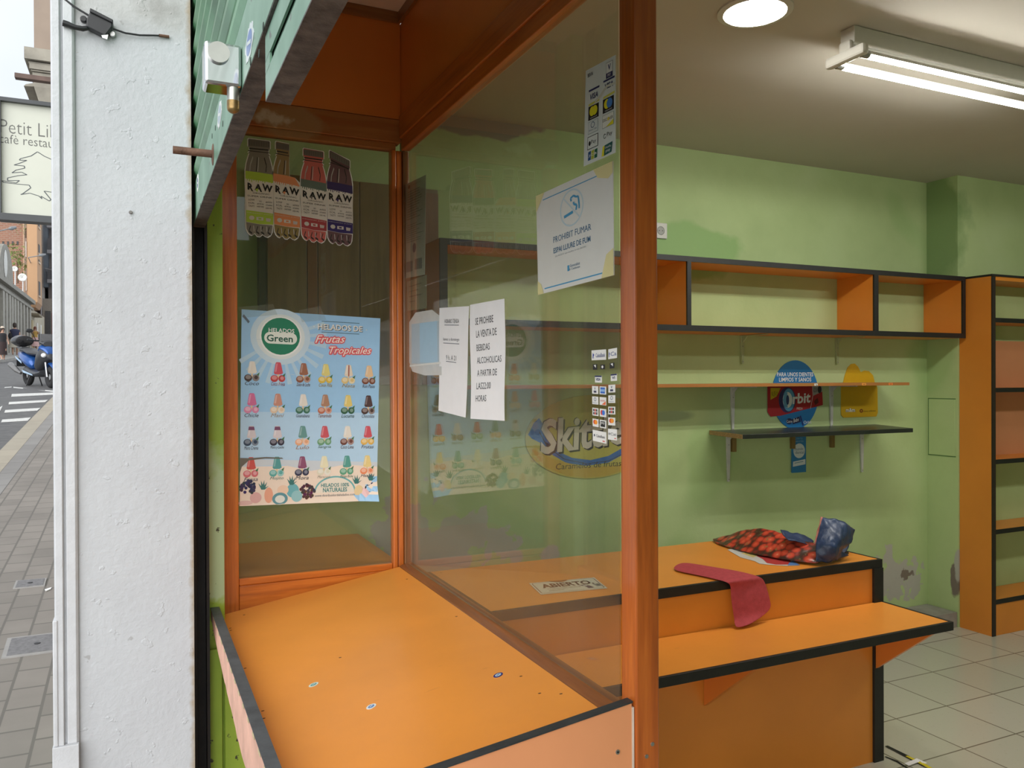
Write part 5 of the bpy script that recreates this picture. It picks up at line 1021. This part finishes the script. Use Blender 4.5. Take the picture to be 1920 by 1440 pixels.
# ------------------------------------------------------------------ passers-by
skin = pm('skin', (.46, .27, .19), .55, .06, 20)
def person(label, foot, scale, yaw, hair_c, parts, arms=None, stride=.12):
    T_ = thing('person', label, 'person', tuple(foot)); cy, sy = math.cos(yaw), math.sin(yaw)
    def tp(p): return Vector((foot[0]+scale*(p[0]*cy-p[1]*sy), foot[1]+scale*(p[0]*sy+p[1]*cy), foot[2]+scale*p[2]))
    J = [((0, 0, .95), .12), ((0, 0, 1.12), .10), ((0, .01, 1.34), .115), ((0, .01, 1.46), .075), ((0, -.005, 1.53), .052), ((0, -.02, 1.62), .085), ((0, -.02, 1.70), .075)]
    E_ = [(i, i+1) for i in range(6)]
    for sg in (-1, 1):
        o = len(J); st = stride*sg
        J += [((sg*.09, 0, .90), .088), ((sg*.10, -st*.6-.02, .50), .062), ((sg*.10, st, .10), .042), ((sg*.10, st-.10, .035), .036)]; E_ += [(0, o), (o, o+1), (o+1, o+2), (o+2, o+3)]
        o = len(J); a = (arms or {}).get(sg, [(sg*.23, .02, 1.14), (sg*.25, -.06-st*.3, .92), (sg*.25, -.09-st*.3, .82)])
        J += [((sg*.17, .01, 1.40), .056)]+[(p, r) for p, r in zip(a, (.043, .033, .036))]; E_ += [(2, o), (o, o+1), (o+1, o+2), (o+2, o+3)]
    me = bpy.data.meshes.new('body'); me.from_pydata([tp(p) for p, r in J], E_, []); o = bpy.data.objects.new('body', me); COL.objects.link(o); me.materials.append(skin)
    sk = o.modifiers.new('skin', 'SKIN'); 
    for v, (p, r) in zip(me.skin_vertices[0].data, J): v.radius = (r*scale, r*scale); v.use_root = False
    me.skin_vertices[0].data[0].use_root = True; sk.use_smooth_shade = True
    q = o.modifiers.new('sub', 'SUBSURF'); q.levels = q.render_levels = 1
    adopt(o, T_)
    def rings(secs, name, m, n=14, fat=1.0):
        b = B(); b.ring([[tp((cx+rx*math.cos(2*math.pi*k/n), cy_+ry*math.sin(2*math.pi*k/n), z)) for k in range(n)] for z, cx, cy_, rx, ry in [(a, b_, c_, d_*fat, e_*fat) for a, b_, c_, d_, e_ in secs]]); return b.build(name, m, T_, smooth=True)
    for nm, m, secs in parts: rings(secs, nm, m, fat=1.22)
    b = B(); [b.ell(tuple(tp((sg*.034, -.105, 1.655))), .012*scale, .012*scale, .008*scale, 8, 5) for sg in (-1, 1)]; b.build('eyes', BLACK, o)
    b = B().ell(tuple(tp((0, -.118, 1.615))), .015*scale, .022*scale, .024*scale, 8, 5); b.build('nose', skin, o, smooth=True); B().ell(tuple(tp((0, -.103, 1.575))), .028*scale, .012*scale, .009*scale, 8, 5).build('mouth', pm('lips', (.36, .13, .11), .5), o)
    rings([(1.52, 0, .05, .05, .03), (1.56, 0, .04, .095, .07), (1.64, 0, .01, .10, .10), (1.72, 0, -.005, .095, .10), (1.775, 0, 0, .06, .065), (1.79, 0, 0, .02, .02)] if hair_c[1] == 'short' else [(1.25, 0, .13, .06, .02), (1.35, 0, .12, .10, .04), (1.5, 0, .07, .105, .06), (1.62, 0, .01, .108, .105), (1.72, 0, 0, .10, .105), (1.78, 0, 0, .06, .065), (1.795, 0, 0, .02, .02)], 'hair', hair_c[0])
    return T_, rings, tp
blackc = pm('black cloth', (.016, .015, .017), .8, .15); navyc = pm('navy cloth', (.03, .035, .075), .8, .1); beige = pm('beige cloth', (.50, .46, .38), .8, .06)
TORSO = [(.93, 0, 0, .155, .115), (1.10, 0, 0, .135, .11), (1.30, 0, .01, .165, .125), (1.40, 0, .01, .16, .11), (1.44, 0, .01, .10, .08)]
f = gpix(5, 675, .06)
def h2(y0, foot): return (foot.y*math.cos(YAW)+foot.x*math.sin(YAW))*abs(675-y0)/F
sc1 = (f.y*math.cos(YAW)+f.x*math.sin(YAW))*63/F/1.79
def legs_(n): return [(.12, 0, 0, .19, .16), (.5, 0, 0, .18, .14), (.85, 0, 0, .17, .13), (.97, 0, 0, .16, .12)]
P1, rg, tp = person('woman in a black top and wide black trousers walking at the left edge', f, sc1, .5, (pm('dark hair', (.035, .022, .016), .6), 'long'), [('top', blackc, TORSO), ('trousers', pm('dark brown cloth', (.035, .02, .02), .8), [(.28, 0, .02, .19, .16), (.5, 0, .02, .18, .14), (.85, 0, 0, .17, .13), (.97, 0, 0, .16, .12)])])
rg([(1.70, 0, -.01, .108, .11), (1.74, 0, -.005, .10, .105), (1.80, 0, 0, .06, .06), (1.805, 0, 0, .02, .02)], 'cap', pm('beige cap', (.5, .42, .34), .8))
f = gpix(28, 666, .06); sc2 = (f.y*math.cos(YAW)+f.x*math.sin(YAW))*61/F/1.79
P2, rg, tp = person('person in a navy shirt and beige skirt walking away beside the stone building', f, sc2, 3.3, (pm('dark hair', (.035, .022, .016), .6), 'short'), [('shirt', navyc, TORSO[:1]+[(1.10, 0, 0, .15, .12), (1.30, 0, .01, .20, .13), (1.40, 0, .01, .19, .11), (1.44, 0, .01, .10, .08)]), ('skirt', beige, [(.42, 0, 0, .27, .20), (.7, 0, 0, .22, .16), (.97, 0, 0, .16, .125)])])
b = B().ell(tuple(tp((.22, .12, 1.05))), .10*sc2, .06*sc2, .17*sc2); o = b.build('shoulder_bag', blackc, P2, smooth=True)
f = gpix(66, 657, .06); sc3 = (f.y*math.cos(YAW)+f.x*math.sin(YAW))*45/F/1.79
P3, rg, tp = person('red haired person in an ochre top and pink skirt behind the scooter', f, sc3, .2, (pm('auburn hair', (.16, .05, .03), .6), 'long'), [('top', pm('ochre cloth', (.46, .28, .07), .8), TORSO), ('skirt', pm('pink cloth', (.62, .40, .38), .8), [(.3, 0, 0, .24, .2), (.6, 0, 0, .2, .16), (.97, 0, 0, .16, .125)])], {-1: [(-.25, -.08, 1.22), (-.16, -.22, 1.36), (-.1, -.24, 1.44)], 1: [(.25, -.08, 1.22), (.16, -.22, 1.36), (.1, -.24, 1.44)]})
# ------------------------------------------------------------------ buildings up the street
XF = -6.6
stone = pm('grey stone', (.29, .275, .235), .85, .2, 4, bump=.3); stone_d = pm('dark opening', (.05, .05, .05), .6, .2); cream = pm('cream render', (.46, .41, .31), .8, .1, 2)
def yx(px, X=XF): d = ray(px, 600); return X*d.y/d.x
def zpx(px, py, X=XF): return at(px, py, X=X).z
BS = thing('stone_building', 'low grey stone building with pilasters on the far side of the road', 'building', (XF, 55, ground(55)))
y0, y1 = 40.0, yx(58); zr = 7.05
B().box(-13, XF, y0, y1, 1.8, zr-.25).build('wall', stone, BS)
B().box(-13, XF+.28, y0, y1, zr-.25, zr).box(-13, XF+.18, y0, y1, zr-.65, zr-.5).build('cornice', stone, BS)
for i, px_ in enumerate((2, 8, 14, 19, 24, 29.5, 35, 41, 47, 53)):
    Y = yx(px_); B().box(XF-.1, XF+.14, Y-.35, Y+.35, ground(Y), zr-.65).build('pilaster', pm('pale stone', (.37, .35, .30), .85, .15, 5), BS)
for i, px_ in enumerate((5, 11, 21.5, 32, 38, 44, 50)):
    Y = yx(px_); f_ = B().box(XF-.1, XF+.03, Y-.45, Y+.45, ground(Y)+.05, ground(Y)+(2.7 if i % 2 else 2.3)).build('doorway' if i % 2 else 'window', stone_d, BS)
Y = yx(9); n = 20
pts = [(XF-.5, Y-2.0+.0, zr)]+[(XF-.5, Y+2.6*math.cos(math.pi*k/n), zr+.1+1.9*math.sin(math.pi*k/n)) for k in range(n+1)][::-1]+[(XF-.5, Y+2.6, zr)]
B().prism(pts, (.6, 0, 0)).build('arched_gable', stone, BS)
B().ell((XF+.12, Y-.5, zr+.9), .05, .6, .75).build('gable_shield', pm('white stone relief', (.66, .65, .60), .7), BS)
def dish(px, py, X, r, label):
    p = at(px, py, X=X); T_ = thing('satellite_dish', label, 'satellite dish', (p.x, p.y, zr))
    b = B(); b.ring([[Vector((p.x+.30*rr_*math.cos(a)*0+rr_*math.cos(a)*r, p.y-.25*(1-rr_**2)*r*-1, p.z+rr_*math.sin(a)*r)) for a in [2*math.pi*i/20 for i in range(20)]] for rr_ in (.05, .4, .7, 1)], False)
    b.build('reflector', pm('white dish', (.66, .66, .63), .5), T_, smooth=True, solid=.03)
    B().cyl((p.x, p.y+.1, zr-.3), (p.x, p.y+.3, p.z), .04, n=8).build('mast', steel, T_)
dish(42, 520, XF-.3, .26, 'round white satellite dish on the stone building roof')
dish(27.5, 504, XF-.4, .17, 'small white satellite dish on the roof near the arched gable')
# roof plants
leaf = pm('roof foliage', (.17, .21, .06), .8, .4, 20)
def plant(px, py, X, r, label, k=320, squash=1.0):
    p = at(px, py, X=X); b = B(); rn = random.Random(px)
    for _ in range(k):
        a, e, d = rn.uniform(0, 6.28), rn.uniform(-.6, 1.3), r*rn.random()**.5; c = Vector((p.x+d*math.cos(a)*math.cos(e), p.y+d*math.sin(a)*math.cos(e), p.z+d*math.sin(e)*squash)); s_ = r*.1
        v = [c+Vector((rn.uniform(-s_, s_), rn.uniform(-s_, s_), rn.uniform(-s_, s_))) for _ in range(3)]; b.add(v, [(0, 1, 2)])
    T_ = thing('roof_plant', label, 'plant', tuple(p)); b.build('foliage', leaf, T_); B().cyl((p.x, p.y, p.z-r), (p.x, p.y, p.z), .06, n=6).build('stem', pm('stem', (.12, .08, .05), .8), T_)
plant(33, 492, XF-1.2, 1.5, 'straggly green bush on the stone building roof'); plant(48, 428, -7.3, .7, 'hanging green plant high between the brick and peach buildings', 200, 2.0)
# brick building behind
brick = NT('old brick'); _t = brick.n('ShaderNodeTexBrick'); brick.put(_t.inputs['Vector'], brick.map((1, 1, 1), rot=(math.pi/2, 0, 0)))
for k, v in (('Scale', 1.0), ('Mortar Size', .04), ('Brick Width', .36), ('Row Height', .15)): _t.inputs[k].default_value = v
_t.inputs['Color1'].default_value = (.235, .095, .06, 1); _t.inputs['Color2'].default_value = (.28, .125, .08, 1); _t.inputs['Mortar'].default_value = (.29, .19, .14, 1)
brick = brick.fin(brick.mix(brick.math('MULTIPLY', brick.ramp(brick.noise(.35, detail=6), [(.45, (0, 0, 0)), (.6, (1, 1, 1))]), .5), _t.outputs['Color'], (.32, .17, .11)), .85)
Yb = 72
def xY(px, Y): return at(px, 600, Y=Y).x
BB = thing('brick_building', 'tall blank brick building rising behind the stone building', 'building', (-11, Yb, 4))
B().box(-16, xY(45.5, Yb), Yb, Yb+12, 2, 17).build('wall', brick, BB)
B().box(xY(45, Yb), xY(47, Yb), Yb-.25, Yb+2, 4, 17).build('corner_strip', pm('peach strip', (.46, .29, .19), .8), BB)
for px_ in (6, 15, 24, 33):
    p = at(px_, 456, Y=Yb); B().box(p.x-.06, p.x+.06, Yb-.03, Yb+.1, p.z-.14, p.z+.14).build('vent_slot', stone_d, BB)
# peach building
Yp = 64.5
BP = thing('peach_building', 'narrow peach rendered building with small windows along its side', 'building', (-6.6, Yp, 4))
peach = pm('peach render', (.46, .275, .15), .8, .05, .6); px0, px1, px2 = xY(52, Yp), xY(70.5, Yp), 0
zb = at(60, 566, Y=Yp).z
Ye = px1*ray(79, 600).y/ray(79, 600).x
B().box(px0, px1, Yp, Ye, zb, 16).build('wall', peach, BP)
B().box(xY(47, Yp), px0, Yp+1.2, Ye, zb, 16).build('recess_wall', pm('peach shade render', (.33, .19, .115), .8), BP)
B().hexa([(px0+.1, Yp+.2, zb-.35), (px1-.15, Yp+.2, zb-.35), (px1-.15, Ye, zb-.35), (px0+.1, Ye, zb-.35)], [(px0, Yp, zb), (px1, Yp, zb), (px1, Ye, zb), (px0, Ye, zb)]).build('bay_foot', pm('peach foot', (.40, .235, .13), .8), BP)
for ya, yb in ((424, 430), (462, 478), (490, 494), (530, 556)):
    za, zb_ = at(75, ya, X=px1).z, at(75, yb, X=px1).z; w_ = B().box(px1-.05, px1+.03, Yp+.75, Yp+1.6, zb_, za).build('window', stone_d, BP); B().box(px1, px1+.06, Yp+.65, Yp+1.7, zb_-.12, zb_).build('sill', pm('sill', (.6, .48, .36), .8), w_)
for ya, yb in ((453, 482), (520, 545)):
    za, zb_ = at(50, ya, Y=Yp+1.2).z, at(50, yb, Y=Yp+1.2).z; B().box(xY(48.6, Yp+1.2), xY(51, Yp+1.2), Yp+1.15, Yp+1.3, zb_, za).build('window', pm('pale window', (.45, .4, .36), .5), BP)
# the shops beyond and the modern block
BC = thing('cream_shops', 'row of cream and white shop fronts under the peach building', 'building', (XF, 72, 4))
yA, yB = y1, yx(84.5)
zs = 6.6
B().box(-7.6, XF-.05, yA, yB, 2, zs).build('wall', cream, BC)
B().box(-7.4, XF+.45, yx(59), yx(66), zs-.5, zs-.35).build('awning', pm('shade awning', (.22, .18, .12), .8), BC)
for a, c, m_ in ((60, 63.2, 'y'), (66.5, 68, 'd'), (69, 71, 'w'), (72.5, 74.5, 'd'), (75.5, 78, 'w'), (78.5, 80, 'y')):
    Y0, Y1 = yx(a), yx(c); B().box(XF-.1, XF+.02, Y0, Y1, ground(Y0), zs-(.8 if m_ != 'd' else 1.4)).build({'y': 'shop_window', 'd': 'doorway', 'w': 'pilaster'}[m_], {'y': pm('yellow shop front', (.46, .37, .20), .6), 'd': stone_d, 'w': pm('white pilaster', (.68, .66, .60), .7)}[m_], BC)
Ym = 80
BM = thing('modern_block', 'dark blue grey modern block with balconies at the end of the view', 'building', (-6, Ym, 5))
bg_ = pm('blue grey cladding', (.10, .125, .15), .6, .08, 2); xm0, xm1 = xY(82, Ym), xY(125, Ym)
B().box(xY(77.5, Ym+1), xm0, Ym+1, Ym+9, 4, 18).build('white_wall', pm('white render', (.70, .69, .66), .8), BM)
B().box(xm0, xY(91, Ym), Ym, Ym+9, zpx(80, 528, -7), 18).build('wall', bg_, BM)
B().box(xY(91, Ym+.6), xm1, Ym+.6, Ym+9, 5, 18).build('recessed_wall', pm('brown grey wall', (.17, .15, .14), .7, .1), BM)
for py_ in (424, 472, 527):
    z = at(95, py_, Y=Ym).z; f_ = B().box(xY(90, Ym), xm1, Ym-.5, Ym+.7, z-.2, z+.1).build('balcony', pm('balcony slab', (.22, .22, .23), .7), BM); B().box(xY(91, Ym), xm1, Ym-.5, Ym-.44, z+.1, z+1.1).build('railing', pm('dark railing', (.06, .06, .065), .6), f_)
B().box(xY(80, Ym-3), xm1, Ym-3, Ym+5, 3.5, at(95, 560, Y=Ym-3).z).build('ground_floor', pm('grey brown render', (.22, .20, .17), .8, .15), BM)
B().box(xY(84.5, Ym-3), xY(95, Ym-3), Ym-3.05, Ym-2.9, 4, at(90, 583, Y=Ym-3).z).build('garage_opening', stone_d, BM)
B().box(xY(97, Ym-3), xY(104, Ym-3), Ym-3.05, Ym-2.9, 4, at(98, 587, Y=Ym-3).z).build('red_door', pm('dull red door', (.25, .14, .14), .7), BM)
def lamp(px0, py0, px1, py1, Y, foot, label):
    a, c = at(px0, py0, Y=Y), at(px1, py1, Y=Y); T_ = thing('street_lamp', label, 'street lamp', tuple(a)); d = c-a
    B().tube([tuple(a), tuple(a+d*.6)], .035, 6).build('arm', pm('lamp arm', (.2, .2, .2), .5), T_)
    m_ = a+d*.6; B().tube([tuple(m_), tuple(m_+d*.15), tuple(c)], [.06, .11, .05], 8).build('lamp_head', pm('lamp head grey', (.18, .19, .2), .4), T_)
    e = Vector((a.x, a.y, foot)) if foot else Vector((a.x, a.y+1.9, a.z-.25)); B().tube([tuple(a), tuple(e)], .03, 6).build('wall_bracket' if not foot else 'pole', pm('lamp arm', (.2, .2, .2), .5), T_)
lamp(-6, 434, 31, 426, 50, zr, 'grey street lamp in front of the brick building'); lamp(53, 483, 86, 477, 63.2, 0, 'grey street lamp in front of the peach building'); lamp(84, 503, 101, 507, 78.6, 0, 'grey street lamp in front of the modern block')
